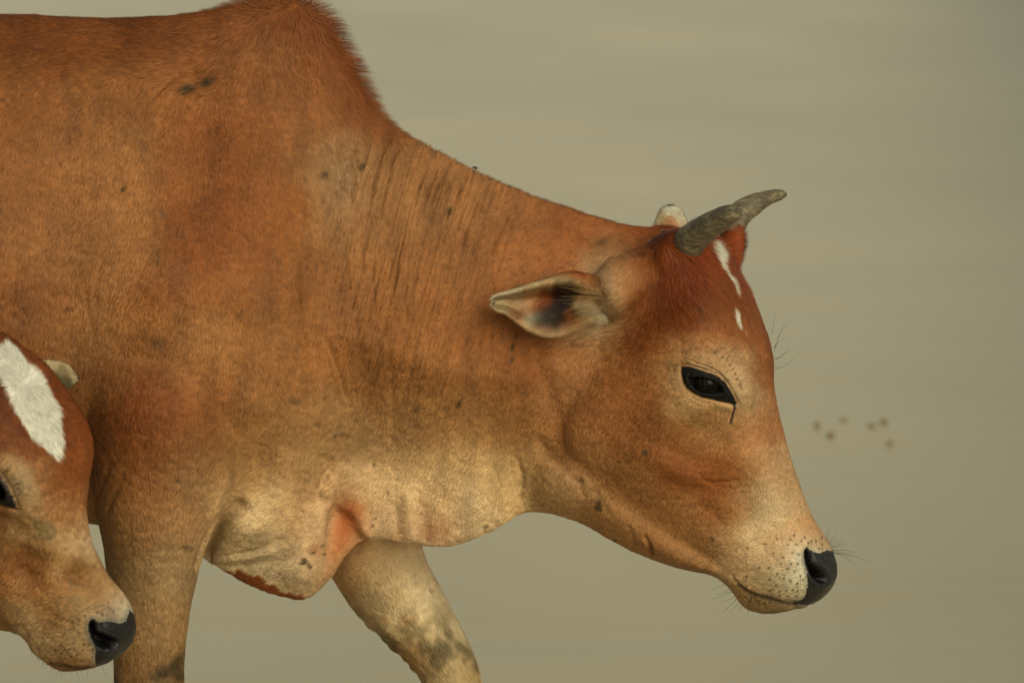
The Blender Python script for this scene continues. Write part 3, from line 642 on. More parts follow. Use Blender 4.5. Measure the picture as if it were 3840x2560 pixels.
# x, y, comb dx, dy, lift, length mm
F_COW = [(-1500,100,-1,.3,.15,12),(-600,100,-1,.2,.15,12),(-600,800,-.3,1,.12,12),(-1800,1000,0,1,.12,12),(50,45,-1,-.05,.28,13),(200,50,-1,-.1,.25,12),(350,48,-1,-.2,.3,13),(480,22,-.8,-.5,.4,16),(580,0,-.5,-.9,.55,30),(650,-14,-.1,-1,.7,46),(730,-4,.4,-.9,.7,52),(785,58,.75,-.5,.7,50),(828,150,.9,-.1,.65,44),(868,235,.9,.1,.6,36),(912,285,.5,-.7,.55,24),(480,70,-.6,.7,.2,13),(560,45,-.5,.8,.25,14),(640,40,-.3,.9,.28,15),(710,50,.1,1,.3,16),(755,110,.3,1,.28,16),(790,190,.3,1,.24,15),(830,270,.2,1,.2,13),(880,330,.1,1,.18,12),
 (1000,350,.5,-.8,.45,14),(1120,412,.5,-.8,.4,12),(1250,465,.5,-.8,.35,11),(1400,508,.5,-.6,.3,10),(1500,530,.8,-.3,.25,12),
 (100,120,-.8,.6,.15,13),(400,110,-.9,.2,.2,14),(600,110,-.3,1,.2,13),(700,130,0,1,.2,13),(760,200,.15,1,.18,13),
 (100,300,-.3,1,.14,11),(350,300,-.2,1,.14,11),(600,300,.1,1,.14,11),(800,330,.2,1,.16,12),(900,400,-.3,1,.16,11),(1050,480,-.4,1,.15,10),(1250,560,-.6,.9,.12,9),(600,600,-.1,1,.12,10),(300,600,-.2,1,.12,10),(100,600,-.2,1,.12,11),(900,650,-.2,1,.12,9),(1100,700,-.5,.9,.12,9),
 (300,850,-.1,1,.12,10),(600,850,0,1,.12,10),(900,850,-.2,1,.12,9),(1100,900,-.4,1,.12,8),(350,1050,0,1,.12,10),(350,1300,.05,1,.12,10),(350,1500,.05,1,.14,11),(700,1050,-.6,.8,.1,8),(1000,1050,-.5,.9,.1,8),(600,1220,-.8,.5,.08,6),(750,1250,-.5,.8,.08,5),(900,1200,-.3,.9,.08,5),(1100,1180,-.3,.9,.1,6),(620,1340,-.7,.6,.14,9),
 (900,1400,.4,.9,.12,10),(1050,1540,.5,.9,.2,13),
 (1400,610,-.5,.85,.12,8),(1390,700,-.9,.2,.25,14),(1400,735,-.9,.35,.3,18),(1470,640,-.4,.9,.12,9),(1540,560,.3,.8,.45,30),(1560,610,-.2,1,.45,42),(1590,640,.3,1,.45,44),(1550,680,.8,.6,.4,34),(1600,700,.5,.9,.3,24),(1650,640,.1,1,.25,14),(1655,600,.3,.9,.3,16),(1700,600,.35,-.6,.45,32),(1680,550,.2,-.9,.4,32),(1710,630,.7,.3,.45,24),
 (1720,700,.3,1,.16,10),(1770,820,.2,1,.14,8),(1690,760,.1,1,.12,8),(1620,780,-.3,.9,.12,8),(1500,760,-.5,.8,.12,8),(1380,850,-.6,.8,.1,7),(1450,950,-.4,.9,.1,7),(1350,1030,-.4,.9,.1,7),(1600,1050,-.3,.9,.1,6),(1720,980,0,1,.1,6),(1780,1000,.2,1,.1,6),(1760,1130,.1,1,.1,6),(1830,1130,.3,1,.1,6),(1650,1200,-.5,.8,.1,6),(1550,1200,-.4,.9,.1,6),
 (1720,1250,-.8,.5,.1,5),(1790,1240,-.3,-.6,.12,5),(1860,1240,.2,-.9,.15,5),(1830,1290,-.8,.1,.12,5),(1780,1320,-.8,.4,.12,5),(1830,1360,-.5,.7,.14,5),(1740,1385,-.7,.6,.2,6),(1620,830,-.6,-.6,.1,5),(1700,880,.7,-.4,.1,5),(1610,930,-.5,.8,.1,5),(1700,950,.6,.6,.1,5)]
SPECKS = [(435,205,16,-20,2.2),(480,188,14,-20,1.4),(283,432,6,-50,1.6),(745,398,8,-20,1.6),(832,380,9,-40,1.8),(1055,925,8,-60,1.8),(548,722,6,0,1.6),(555,712,4,0,1.4),(332,760,4,0,1.5),(843,800,4,0,1.2),(1032,483,8,-65,1.5),
 (1185,770,5,-70,2),(1178,795,7,-80,2),(1176,825,6,-80,2.2),(1483,1038,8,30,1.4),(1422,1058,4,0,1.2),(1377,1155,10,60,2),(1373,1165,7,40,1.6),(1338,1100,7,45,1.8),(1412,1240,4,0,2),(1638,1236,5,70,1.8),(1600,700,5,-60,1.2),(1455,1048,3,0,1),
 (407,1102,5,-60,1.6),(427,1253,7,0,3),(440,1258,3,30,2),(700,1285,7,30,1.6),(712,1300,7,60,1.6),(720,1268,5,-20,1.5),(745,1272,4,0,1.2),(696,1292,6,0,1.4),(155,708,9,-20,.8),(360,785,18,20,.6),(130,560,5,60,.7),(640,600,5,40,.7),(8,228,5,0,1.3),(375,1540,30,-20,1.0),(405,1520,20,-70,1.2),(415,1550,14,0,1.0),(265,1555,10,60,.9),(375,490,10,60,.5),
 (1500,545,8,-30,.8),(1380,555,12,-20,.5),(960,935,10,-60,.5),(680,920,14,20,.45),(790,995,6,0,.8),(770,1000,5,0,.8),(1085,900,6,-60,.5),(1145,1195,4,0,.7),(890,1130,6,60,.6),(860,1190,5,0,.8)]
FACE_DOTS = ZM((545,530),(770,485),(918,415),(1146,375),(1102,430),(1285,405),(1240,450),(1178,495),(1066,500),(1125,592),(1375,450),(1432,452),(1335,470),(1508,410),(1510,495),(1472,542),(878,612),(1006,655),(1205,625),(978,742),(1112,738),(1200,740),(826,790),(695,790),(1068,803),(1162,838),(1236,896),(926,873),(535,905),(408,947),(833,943),(1013,928),(1268,945),(1100,960),(1190,990),(912,1022),(840,1078),(958,1098),(1052,1080),(1130,1075),(1196,1090),(860,1158),(970,1155),(1062,1158),(1178,1163),(595,1170),(660,1215),(575,1225),(515,1165),(640,1170),(560,1275),(700,1230),(760,1250),(830,1240))
BROW_DOTS = ZE((940,165),(930,195),(1060,270),(1135,320),(1183,418),(1228,488),(1268,575),(1303,657),(1345,748),(1365,795))

def cow_dress(o):
    m = o.data; co, e = grab(m); n = normals(m); x, y = proj(co); nw = near_w(n); N_ = len(co)
    xx = x+6*fbm(co*45.0); yy = y+6*fbm(co*45.0+9.0)
    CC = np.array([k[2] for k in C_COW], float); CX = np.array([k[:2] for k in C_COW])
    keep = ((CX[:, 0] > 1480) & (CX[:, 1] < 700))[:, None]; H_ = np.where(keep, harm(CC, .5), harm(CC, .68))
    mean = H_.mean(0); H_ = np.where((CX[:, 0] < 1200)[:, None] & (CX[:, 1] < 900)[:, None], H_*.86+np.array([144, 86, 39.])*.14, H_)
    muz = ((CX[:, 0] > 1700) & (CX[:, 1] > 1150))[:, None]; H_ = np.where(muz, harm(CC, .35), H_)
    HC = [(k[0], k[1], tuple(v)) for k, v in zip(C_COW, H_)]; far_ = .5*ss(1300, 1150, x)[:, None]
    col = (rbf(xx, yy, HC, 42.0)*(1-far_)+rbf(xx, yy, HC, 85.0)*far_)*CAL
    pale = ss(1000, 1110, y+.05*(x-800))*ss(440, 520, x)*ss(1260, 1180, x)  # missing light painted into the pale hide of brisket and dewlap
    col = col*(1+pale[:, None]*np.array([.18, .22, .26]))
    grey = np.maximum(ss(1720, 1800, x)*ss(1130, 1230, y), ss(1180, 1330, y)*ss(1150, 1050, x))[:, None]; col = col*(1+grey*np.array([-.04, .0, .03]))
    s1 = fbm(np.stack([co[:, 0]*55, co[:, 1]*20, co[:, 2]*9], -1)); s2 = fbm(co*16.0+5); s3 = fbm(co*150.0)
    body = ss(1350, 1200, x)
    col *= (1+.075*s1*body+.06*s2+.055*s3)[:, None]
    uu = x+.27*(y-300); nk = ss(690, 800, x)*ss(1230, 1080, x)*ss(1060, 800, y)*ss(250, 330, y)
    col *= (1-.06*nk*ss(-.1, -.6, noise(np.stack([uu/8.0, y/110.0, 0*x], -1)))-.04*nk*ss(-.2, -.7, noise(np.stack([uu/4.2, y/70.0, 0*x+5], -1))))[:, None]  # hollows of the fine neck folds tinted darker, shade put into the colour
    def paint(mask, c): 
        nonlocal col; mask = np.clip(mask, 0, 1)[:, None]; col = col*(1-mask)+np.array(c, float)*mask
    B = lambda *a: blob(x, y, *a)
    # rust-brown edge under the brisket, with a ragged limit
    jag = 7*noise(np.stack([x/9.0, y/30.0, 0*x], -1))
    paint(ss(-3, 4, poly_sd(x, y+jag, [(520,1312),(555,1308),(600,1325),(640,1352),(700,1368),(730,1378),(690,1400),(600,1385),(520,1345)]))*.9, (120,58,18))
    paint(ss(-2, 3, poly_sd(x, y, [(470,1300),(530,1326),(580,1352),(640,1374),(640,1400),(540,1360),(465,1310)]))*.8, (78,62,36))
    # flushed bare skin on the dewlap
    paint(.38*B(800,1190,30,40)+.38*B(775,1250,18,50,15)+.25*B(985,1222,18,18)+.18*B(1020,1222,12,24)+.2*B(912,1235,10,14)+.3*B(722,1262,16,14)+.3*B(935,1425,16,16)+.3*B(880,1420,8,8), (160,80,38))
    paint(.42*B(790,1205,24,52,12)+.3*B(815,1168,26,16,10), (148,72,30))
    # greyish dusty rubs
    paint(.35*B(790,420,50,80,-10)*(.6+.6*s3)+.3*B(1390,640,30,40)+.25*B(1735,1170,30,40)+.3*B(1560,870,26,20), (150,130,96))
    # dried mud on the lower legs
    mud = fbm(co*np.array([30, 30, 24.])+3)+.35*fbm(co*130.0)
    paint(.5*ss(.1, .6, mud)*ss(1330, 1480, y)*(x > 780)+.6*ss(.15, .6, mud)*ss(1450, 1560, y)*(x < 480)*ss(330, 400, x), (84,70,38))
    paint(.5*B(1010,1480,30,40,50)*ss(-.1, .4, mud)+.7*B(1085,1500,14,34,-25)*ss(-.3, .2, s3)+.8*ss(0, 40, poly_sd(x, y, [(840,1425),(985,1590),(900,1600),(760,1400)]))*ss(-.3, .3, mud), (82,68,38))
    for pts, r in NECK_LINES: paint(.34*groove(x, y, pts, r*.42)*nw*(.6+.6*s3), (88,56,26))  # crease shade painted as thin dark lines along the wrinkles
    # specks of dirt
    for cx, cy, r, a, k in SPECKS:
        w_ = blob(x, y, cx, cy, r, r*.5, a)*(1+.8*noise(co*420.0))*1.05*min(k, 1.6)
        paint(np.clip(w_, 0, .85)*nw, (62,48,26))
    sc = noise(co*np.array([60, 60, 60.])+40); paint(.5*ss(.80, .93, sc)*nw*(x < 1700), (92,66,34))
    rs = random.Random(21)
    for _ in range(130):
        cx, cy = rs.uniform(20, 1250), rs.uniform(80, 1540); r = rs.uniform(1.8, 3.6); b_ = (np.abs(x-cx) < 16) & (np.abs(y-cy) < 16) & (nw > .2); k = np.zeros(N_)
        k[b_] = rs.uniform(.35, .8)*blob(x[b_], y[b_], cx, cy, r*rs.uniform(1, 1.8), r*.7, rs.uniform(-80, 80)); paint(k, (52,38,20))
    # dark ring and pale rim of skin round the eye, tear line, whisker roots
    for dots, r in ((FACE_DOTS, 2.1), (BROW_DOTS, 2.0)):
        for cx, cy in dots: paint(.9*np.exp(-((x-cx)**2+(y-cy)**2)/r**2)*nw, (38,32,22))
    d, _, _ = seg_dist(x, y, TEAR); paint(.92*ss(3.4, 1.4, d+1.2*noise(co*500))*nw, (34,26,18))
    paint(.5*B(1545,838,14,12,-40)+.4*B(1660,940,20,6,20), (96,72,36))
    # blaze
    wob = 3.0*noise(np.stack([x/4, y/4, 0*x], -1))
    ZB = Z(2500, 800, 3.485)
    sb = [poly_sd(x+wob, y, q) for q in (
        ZB((580,310),(630,370),(700,455),(715,540),(740,640),(800,740),(850,830),(900,930),(920,1040),(915,1075),(870,990),(820,880),(770,780),(715,690),(650,620),(600,540),(560,470),(530,400),(535,350)),
        ZB((870,1190),(915,1210),(940,1280),(965,1370),(985,1450),(985,1510),(940,1470),(895,1400),(880,1300)),
        ZB((1015,1490),(1035,1520),(1055,1568),(1060,1610),(1040,1580),(1020,1530)))]
    bl = np.max([ss(-.6, 2.4, q) for q in sb], axis=0)*ss(.6, .2, n[:, 1])
    paint(bl, (204,186,148))
    # bare leather, nostril, lids
    sLt, sN, sLd = poly_sd(x, y, LEATHER), poly_sd(x, y, NOSTRIL), poly_sd(x, y, LIDS)
    front = ss(1905, 1925, x)*ss(1262, 1275, y)
    wetn = np.maximum(ss(-1.5, 1.2, sLt+1.6*noise(co*400)), front*(y > 1262)*(n[:, 1] > -.2))
    paint(.55*ss(-10, 0, sLt)*(1-wetn)*ss(1262, 1290, y), (120,112,88))
    paint(wetn, (27,25,22)); paint(ss(-4, 5, sN)*nw, (8,6,5))
    wl = ss(-1.6, 1.2, sLd+1.0*noise(co*450))*nw; paint(wl, (9,8,6))
    wet = np.maximum(wetn, wl*.3)
    slit = groove(x, y, ZM((420,1010),(560,1105),(700,1160),(850,1195),(1000,1240),(1150,1262)), 3.0, False)*nw; paint(.75*slit, (52,40,26))
    # dark skin inside the jaw-ear recess
    hoof = ss(2118, 2128, y+.02*x); paint(hoof, (58,50,40)); wet = np.maximum(wet, hoof*.4)
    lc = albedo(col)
    f = rbf(x, y, [(a, b, (c, d_, l, q)) for a, b, c, d_, l, q in F_COW], 55.0)
    fl = flow_world(f[:, 0], f[:, 1], n)
    vis = ss(.75, .35, n[:, 1])*(x > -60)*(y < 1640)*(y > -60)
    # upright fringe along the hump and a short one down the crest of the neck
    dh, _, th = seg_dist(x, y, [(440,26),(560,6),(650,-9),(718,10),(768,66),(818,160),(868,254),(925,308)]); dc = seg_dist(x, y, [(900,285),(952,322),(1060,378),(1170,430),(1290,475),(1400,508)])[0]
    th = ss(0, .3, th)*ss(1, .72, th); fh, fc = ss(28, 6, dh)*th, ss(14, 4, dc)
    f[:, 2] = f[:, 2]*(1-fh)+.78*fh; f[:, 3] = f[:, 3]*(1-fh)+44*fh
    f[:, 2] = np.maximum(f[:, 2], .4*fc); f[:, 3] = np.maximum(f[:, 3], 15*fc)
    dens = np.where(vis > .3, 640000.0, 60000.0)
    dens = np.where((vis > .3) & (x > 1240) & (y > 480), 1200000.0, dens)
    dens *= (1-np.clip(np.maximum(wetn, ss(.5, 3, sLd)*nw), 0, 1))*(1-.9*hoof)
    dens *= 1-ss(-4, 0, sN)
    hl = f[:, 3]*.001*np.where(vis > .3, 1, 1.4)
    lash = ss(-3, 3, poly_sd(x, y, LIDS))
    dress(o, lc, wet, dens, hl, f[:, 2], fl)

# ------------------------------------------------------------------ smaller parts
def horn_material():
    m, nt, b = mat('horn_keratin')
    tc = N(nt, 'ShaderNodeTexCoord'); u = attr(nt, 'along')
    mp = N(nt, 'ShaderNodeMapping'); mp.inputs['Rotation'].default_value = (0, R(-32), 0); mp.inputs['Scale'].default_value = (.35, 1, 1.5); nt.links.new(tc.outputs['Object'], mp.inputs[0])
    def nz(s, d=4):
        x = N(nt, 'ShaderNodeTexNoise'); x.inputs['Scale'].default_value = s; x.inputs['Detail'].default_value = d; x.inputs['Roughness'].default_value = .65
        nt.links.new(mp.outputs[0], x.inputs['Vector']); return x.outputs['Fac']
    c = ramp(nt, nz(170), [(.25, (*lin((42,39,31)), 1)), (.45, (*lin((82,75,57)), 1)), (.6, (*lin((114,102,76)), 1)), (.78, (*lin((138,122,90)), 1))])
    c = mixc(nt, ramp(nt, nz(45, 2), [(.42, 0), (.62, .75)]), c, (*lin((60,55,44)), 1))
    c = mixc(nt, ramp(nt, u.outputs['Fac'], [(0, .55), (.18, .05), (.85, 0), (1, .7)]), c, (*lin((42,38,32)), 1))
    nt.links.new(c, b.inputs['Base Color']); b.inputs['Roughness'].default_value = .62; b.inputs['Specular IOR Level'].default_value = .3
    bp = N(nt, 'ShaderNodeBump'); bp.inputs['Strength'].default_value = .5; bp.inputs['Distance'].default_value = .0014
    nt.links.new(nz(230, 5), bp.inputs['Height']); nt.links.new(bp.outputs[0], b.inputs['Normal'])
    return m
M_HORN = horn_material()
def horn(name, pts, parent, tip=1.0):
    A = np.array([[*P(a/S, b/S, d), r/S/1746.0] for a, b, r, d in pts]); mb = MB(); mb.tube(A[:, :3], A[:, 3], 32, 12)
    m = mb.mesh(name); co, e = grab(m); n = normals(m)
    along = np.r_[np.repeat(np.linspace(0, 1, (len(co)-2)//32), 32), 0, 1]
    st = fbm(np.stack([along*9, co[:, 1]*160, (co[:, 2]-.5*co[:, 0])*160], -1), 2)
    put(m, co+n*(.0005*st+.0003*fbm(co*170.0))[:, None]*(1-along[:, None]*.5))
    set_attr(m, 'along', 'FLOAT', along*tip)
    return link(name, m, parent, M_HORN)
def simple_mat(name, rgb, rough=.5, spec=.5):
    m, nt, b = mat(name); b.inputs['Base Color'].default_value = (*lin(rgb), 1)
    b.inputs['Roughness'].default_value = rough; b.inputs['Specular IOR Level'].default_value = spec; return m
def eye_material():
    m, nt, b = mat('eyeball'); tc = N(nt, 'ShaderNodeTexCoord'); g = N(nt, 'ShaderNodeTexNoise'); g.inputs['Scale'].default_value = 160
    nt.links.new(tc.outputs['Object'], g.inputs['Vector'])
    nt.links.new(ramp(nt, g.outputs['Fac'], [(.3, (.0015, .001, .001, 1)), (.7, (.004, .003, .002, 1))]), b.inputs['Base Color'])
    b.inputs['Roughness'].default_value = .08; b.inputs['Specular IOR Level'].default_value = .06
    return m
M_EYE, M_WHISK, M_LASH = eye_material(), simple_mat('whisker_hair', (52,44,30), .5, .3), simple_mat('lash_hair', (58,44,28), .6, .2)

def surf_y(m, px, py, near=True):
    """depth of the body surface that the photograph would meet at (px, py)"""
    co, e = grab(m); x, y = proj(co); d = (x-px)**2+(y-py)**2; i = np.argsort(d)[:60]
    return co[i, 1].min() if near else co[i, 1].max()
def ball(name, c, r, parent, m, squash=1.0):
    bm = bmesh.new(); bmesh.ops.create_uvsphere(bm, u_segments=40, v_segments=24, radius=r)
    for v in bm.verts: v.co = Vector((v.co.x, v.co.y*squash, v.co.z))+Vector(c)
    me = bpy.data.meshes.new(name); bm.to_mesh(me); bm.free(); me.polygons.foreach_set('use_smooth', [True]*len(me.polygons))
    return link(name, me, parent, m)

def ear_mesh(name, st, yr, bowl, tilt):
    """concave ear: st = (upper rim, lower rim, top of the back) along the ear, base to tip"""
    rings = []; K = 14
    for i, (U, L, T) in enumerate(st):
        k = i/(len(st)-1); s = np.linspace(0, 1, K); y0 = yr+tilt*k+.06*ss(.17, 0, k)
        bd = bowl*(ss(0, .12, k)*.55+.45)*(1-k)**.35
        ix = U[0]+(L[0]-U[0])*s; iy = U[1]+(L[1]-U[1])*s
        dep = y0+bd*ss(.04, .34, s)*ss(1.0, .55, s)-.003*np.exp(-((s-.06)/.05)**2)
        ox = (L[0]+(T[0]-L[0])*s); oy = (L[1]+(T[1]-L[1])*s)
        do = y0+.0035+(bd+.007)*np.sin(np.pi*np.clip(s, 0.02, .98))**.7
        r1 = P(ix, iy, dep); r2 = P(ox, oy, do)
        rings.append(np.vstack([r1, r2]))
    mb = MB(); mb.loft(rings, 5); m = mb.mesh(name)
    bm = bmesh.new(); bm.from_mesh(m); bmesh.ops.subdivide_edges(bm, edges=bm.edges, cuts=1, use_grid_fill=True); bm.to_mesh(m); bm.free()
    co, e = grab(m); put(m, smooth(co, e, 3)); m.polygons.foreach_set('use_smooth', [True]*len(m.polygons))
    return m
# ------------------------------------------------------------------ build the cow
cow = thing('cow', (float(P(330, 2196, 0)[0]), 0, 0), 'large humped tan cow walking by the water with its horned head lowered', 'cow')
bm_ = cow_mesh(); cow_sculpt_large(bm_)
co, _ = grab(bm_); x, y = proj(co); refine(bm_, (x > 1190) & (y > 440) & (co[:, 1] < .09)); 
co, _ = grab(bm_); x, y = proj(co)
refine(bm_, (((x > 1530) & (x < 1730) & (y > 780) & (y < 1010)) | ((x > 1625) & (y > 1190)) | ((x > 1620) & (y > 530) & (y < 800))) & (co[:, 1] < .06))
co, _ = grab(bm_); x, y = proj(co); refine(bm_, (x < 1215) & (x > -30) & (y > -40) & (y < 1600) & (co[:, 1] < .03))
co, e = grab(bm_); x, y = proj(co); put(bm_, smooth(co, e, 5, .5, np.maximum(ss(1180, 1220, x), .6)))
refine(bm_, (x < 1190) & (x > 760) & (y > 280) & (y < 720) & (co[:, 1] < .03))
co, e = grab(bm_); x, y = proj(co); put(bm_, smooth(co, e, 2, .5, (x < 1200)*1.0))
ye = surf_y(bm_, *ZE((770, 740))[0])
eye_socket(bm_, LIDS, OPENING, 1)
cow_sculpt_fine(bm_)
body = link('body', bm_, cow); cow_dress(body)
ec = ZE((770, 735))[0]; ball('eye', P(ec[0], ec[1], ye+.0175), .021, cow, M_EYE)
ball('eye', P(1736, 858, .048), .017, cow, M_EYE)
horn('horn', [(2562,936,52,-.072),(2580,915,60,-.085),(2612,884,56,-.10),(2655,850,49,-.118),(2702,822,43,-.135),(2738,803,36,-.148),(2762,798,27,-.155),(2773,794,15,-.159),(2779,792,5,-.16)], cow, .84)
horn('horn', [(2733,888,36,.062),(2750,854,42,.070),(2779,799,47,.08),(2828,766,40,.09),(2870,746,30,.10),(2906,734,25,.108),(2930,730,19,.113),(2947,729,8,.116)], cow)
q = ZR
EAR = [(q((1960,640))[0], q((1975,800))[0], q((1985,600))[0]), (q((1800,500))[0], q((1850,960))[0], q((1880,400))[0]), (q((1640,455))[0], q((1650,965))[0], q((1640,285))[0]), (q((1480,380))[0], q((1500,1045))[0], q((1430,235))[0]),
       (q((1290,347))[0], q((1280,1175))[0], q((1230,252))[0]), (q((1080,368))[0], q((1060,1228))[0], q((1010,325))[0]), (q((880,405))[0], q((850,1190))[0], q((840,395))[0]),
       (q((680,465))[0], q((660,1090))[0], q((660,460))[0]), (q((500,525))[0], q((500,975))[0], q((480,520))[0]), (q((360,570))[0], q((370,880))[0], q((350,565))[0]), (q((228,606))[0], q((242,838))[0], q((226,603))[0]), (q((166,655))[0], q((170,765))[0], q((164,665))[0])]
def ear_dress(o, ctrl, F, dens, sig=14, wetpts=()):
    m = o.data; co, e = grab(m); n = normals(m); x, y = proj(co)
    col = rbf(x, y, ctrl, sig)*(1+.08*fbm(co*90.0))[:, None]*CAL
    f = rbf(x, y, F, 30)
    dress(o, albedo(col), 0*x, dens+0*x, f[:, 3]*.001, f[:, 2], flow_world(f[:, 0], f[:, 1], n))
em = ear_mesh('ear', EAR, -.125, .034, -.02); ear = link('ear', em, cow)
def zc(l): return [(*q((a, b))[0], c) for a, b, c in l]
EARC = zc([(200,680,(200,172,126)),(300,600,(206,182,140)),(300,720,(176,146,98)),(450,560,(200,176,132)),(450,680,(178,136,88)),(600,520,(192,168,124)),(600,620,(178,140,92)),(800,450,(190,160,112)),(800,540,(172,134,84)),(1000,400,(186,154,106)),(1000,470,(166,128,78)),(1250,380,(182,154,106)),(1250,440,(164,134,88)),(1450,420,(178,146,98)),(1550,500,(170,136,86)),
  (1000,300,(170,120,70)),(1250,270,(172,96,46)),(1450,270,(166,86,38)),(1550,330,(164,92,44)),(1650,400,(170,112,62)),(1750,500,(176,140,92)),
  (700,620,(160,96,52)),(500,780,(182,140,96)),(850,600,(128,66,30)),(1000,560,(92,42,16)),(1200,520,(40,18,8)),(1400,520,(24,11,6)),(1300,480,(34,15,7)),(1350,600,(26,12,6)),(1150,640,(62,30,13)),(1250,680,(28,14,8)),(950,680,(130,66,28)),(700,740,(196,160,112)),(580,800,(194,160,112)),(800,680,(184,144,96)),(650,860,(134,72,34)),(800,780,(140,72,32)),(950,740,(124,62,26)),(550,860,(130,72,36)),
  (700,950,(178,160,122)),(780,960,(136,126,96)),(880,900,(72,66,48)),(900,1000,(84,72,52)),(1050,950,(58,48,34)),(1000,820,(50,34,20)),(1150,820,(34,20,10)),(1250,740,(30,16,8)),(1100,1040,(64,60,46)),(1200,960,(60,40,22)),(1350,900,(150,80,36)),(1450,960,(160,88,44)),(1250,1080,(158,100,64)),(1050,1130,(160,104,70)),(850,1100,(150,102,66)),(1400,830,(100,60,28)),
  (600,1020,(176,130,84)),(450,900,(184,146,98)),(350,830,(196,160,108)),(700,1110,(196,160,104)),(850,1185,(200,166,110)),(1050,1215,(202,170,116)),(1250,1180,(196,160,106)),(1400,1110,(190,150,96)),(1550,1000,(180,134,80)),
  (1600,650,(170,120,76)),(1550,750,(186,156,110)),(1650,800,(206,182,138)),(1750,800,(208,184,142)),(1650,900,(196,168,120)),(1800,900,(206,180,136)),(1750,650,(180,140,96)),(1880,650,(160,112,62)),(1900,800,(176,136,88)),(1880,500,(150,98,50)),(1950,700,(150,92,42))])
EARF = [(*q((a, b))[0], (c, d, l, h)) for a, b, c, d, l, h in [(250,650,-1,.2,.3,9),(450,560,-.8,.6,.3,8),(800,460,-.4,.9,.3,9),(1200,390,-.3,1,.35,10),(1450,420,-.4,.9,.4,12),(1200,270,-1,.2,.15,7),(700,740,-.8,.6,.2,8),(1000,560,-1,.3,.1,5),(900,950,-.7,.7,.15,7),(1100,1100,-.5,.8,.2,6),(900,1200,-.5,.9,.5,6),(1300,1170,-.2,1,.5,6),(400,880,-.8,.6,.5,6),
   (1350,900,-.8,.6,.15,6),(1550,650,-1,.1,.35,22),(1600,800,-1,.35,.35,26),(1600,930,-.7,.8,.3,18),(1750,750,-.9,.5,.3,24),(1300,600,-1,.2,.1,5),(1800,900,-.5,.9,.3,14)]]
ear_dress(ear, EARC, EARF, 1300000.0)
fe = MB(); fe.loft([ring_tb((1500-x0, y0), (1583-x1, y0), [.014]*7, d, 24) for x0, x1, y0, d in [(-15,10,590,.06),(-6,4,555,.085),(0,2,524,.12),(-8,10,500,.155),(-13,14,487,.178),(-18,20,480,.190),(-26,29,475,.198)]], 5)
fm = fe.mesh('ear'); ear2 = link('ear', fm, cow)
ear_dress(ear2, [(1510,500,(196,164,112)),(1540,480,(226,204,160)),(1565,500,(220,192,146)),(1540,515,(196,132,84)),(1575,515,(210,176,128)),(1540,560,(170,90,44))], [(1500,500,(-.5,-.9,.35,6)),(1540,480,(0,-1,.35,6)),(1580,500,(.6,-.8,.35,6)),(1540,530,(.2,-1,.15,6))], 700000.0, 12)

def hair_lines(src, k=7, spread=.0, rnd=random.Random(3)):
    """src: (x0, y0, depth, dx, dy, ddepth, droop) in overview pixels -> curved hairs"""
    out = []
    for x0, y0, d0, dx, dy, dd, dr in src:
        a = P(x0, y0, d0); b = P(x0+dx, y0+dy, d0+dd); c = (a+b)/2+np.array([rnd.uniform(-1, 1)*spread, 0, dr])
        out.append([tuple(a*(1-t)**2+2*c*t*(1-t)+b*t*t) for t in np.linspace(0, 1, k)])
    return out
rw = random.Random(11)
wl_ = []
for cx, cy in FACE_DOTS[10:]:
    if rw.random() < .55: wl_.append((cx, cy, surf_y(bm_, cx, cy)+.001, rw.uniform(-4, 8), rw.uniform(14, 42), -.02, .004))
for x0, y0, dx, dy in [(1903,1243,3,-28),(1905,1246,20,-22),(1907,1252,34,-10),(1910,1256,42,-8),(1913,1262,60,8),(1914,1263,90,28),(1916,1266,62,40),(1918,1272,44,4),(1912,1258,30,-2),(1915,1268,40,14),(1908,1250,22,-14)]:
    wl_.append((x0-3, y0, -.015, dx, dy, -.01, .003))
for x0, y0, dx, dy in [(1686,1330,-56,24),(1690,1335,-30,8),(1688,1342,-44,22),(1692,1350,-62,26),(1694,1355,-34,4),(1700,1365,-44,44),(1704,1372,-30,34),(1698,1360,-40,22),(1710,1380,-18,30),(1720,1392,-6,22)]:
    wl_.append((x0, y0, -.03, dx, dy, -.01, -.004))
strands('whiskers', hair_lines(wl_, 7, .004), .00028, M_WHISK, cow)
lw = []
for t in np.linspace(0, 1, 7):
    a = np.array(ZE((470+t*560, 545+t*130+18*math.sin(t*3)))[0]); lw.append((a[0], a[1], ye-.004, rw.uniform(-7, 5), rw.uniform(16, 34)*(1-.3*t), -.012, .003))
strands('eyelashes', hair_lines(lw, 6, .001), .00030, M_LASH, cow)
lb = []
for cx, cy in BROW_DOTS: lb.append((cx, cy, surf_y(bm_, cx, cy), rw.uniform(14, 48), rw.uniform(-40, -6), -.03, .004))
for x0, y0, dx, dy in [(1778,768,10,-52),(1782,800,26,-58),(1783,806,34,-62),(1784,800,34,-16),(1784,822,34,-32),(1786,826,50,-22),(1785,845,52,-36)]:
    lb.append((x0-4, y0, .06, dx, dy, .01, rw.choice([-.012, .01, .014])))
le = []
for k in range(90):                                # long pale fringe at the mouth of the ear
    a = rw.random(); sx_, sy_ = 1560+250*rw.random(), 520+430*a
    le.append((*q((sx_, sy_))[0], -.142-.006*rw.random(), -rw.uniform(35, 85)*(1-.25*a), (a-.35)*rw.uniform(30, 70), .004, rw.uniform(-.002, .003)))
strands('ear_fringe', hair_lines(le, 7, .003), .00019, simple_mat('ear_fringe_hair', (150, 120, 76), .6, .2), ear)
strands('brow_hairs', hair_lines(lb, 8, .006), .00026, M_WHISK, cow)
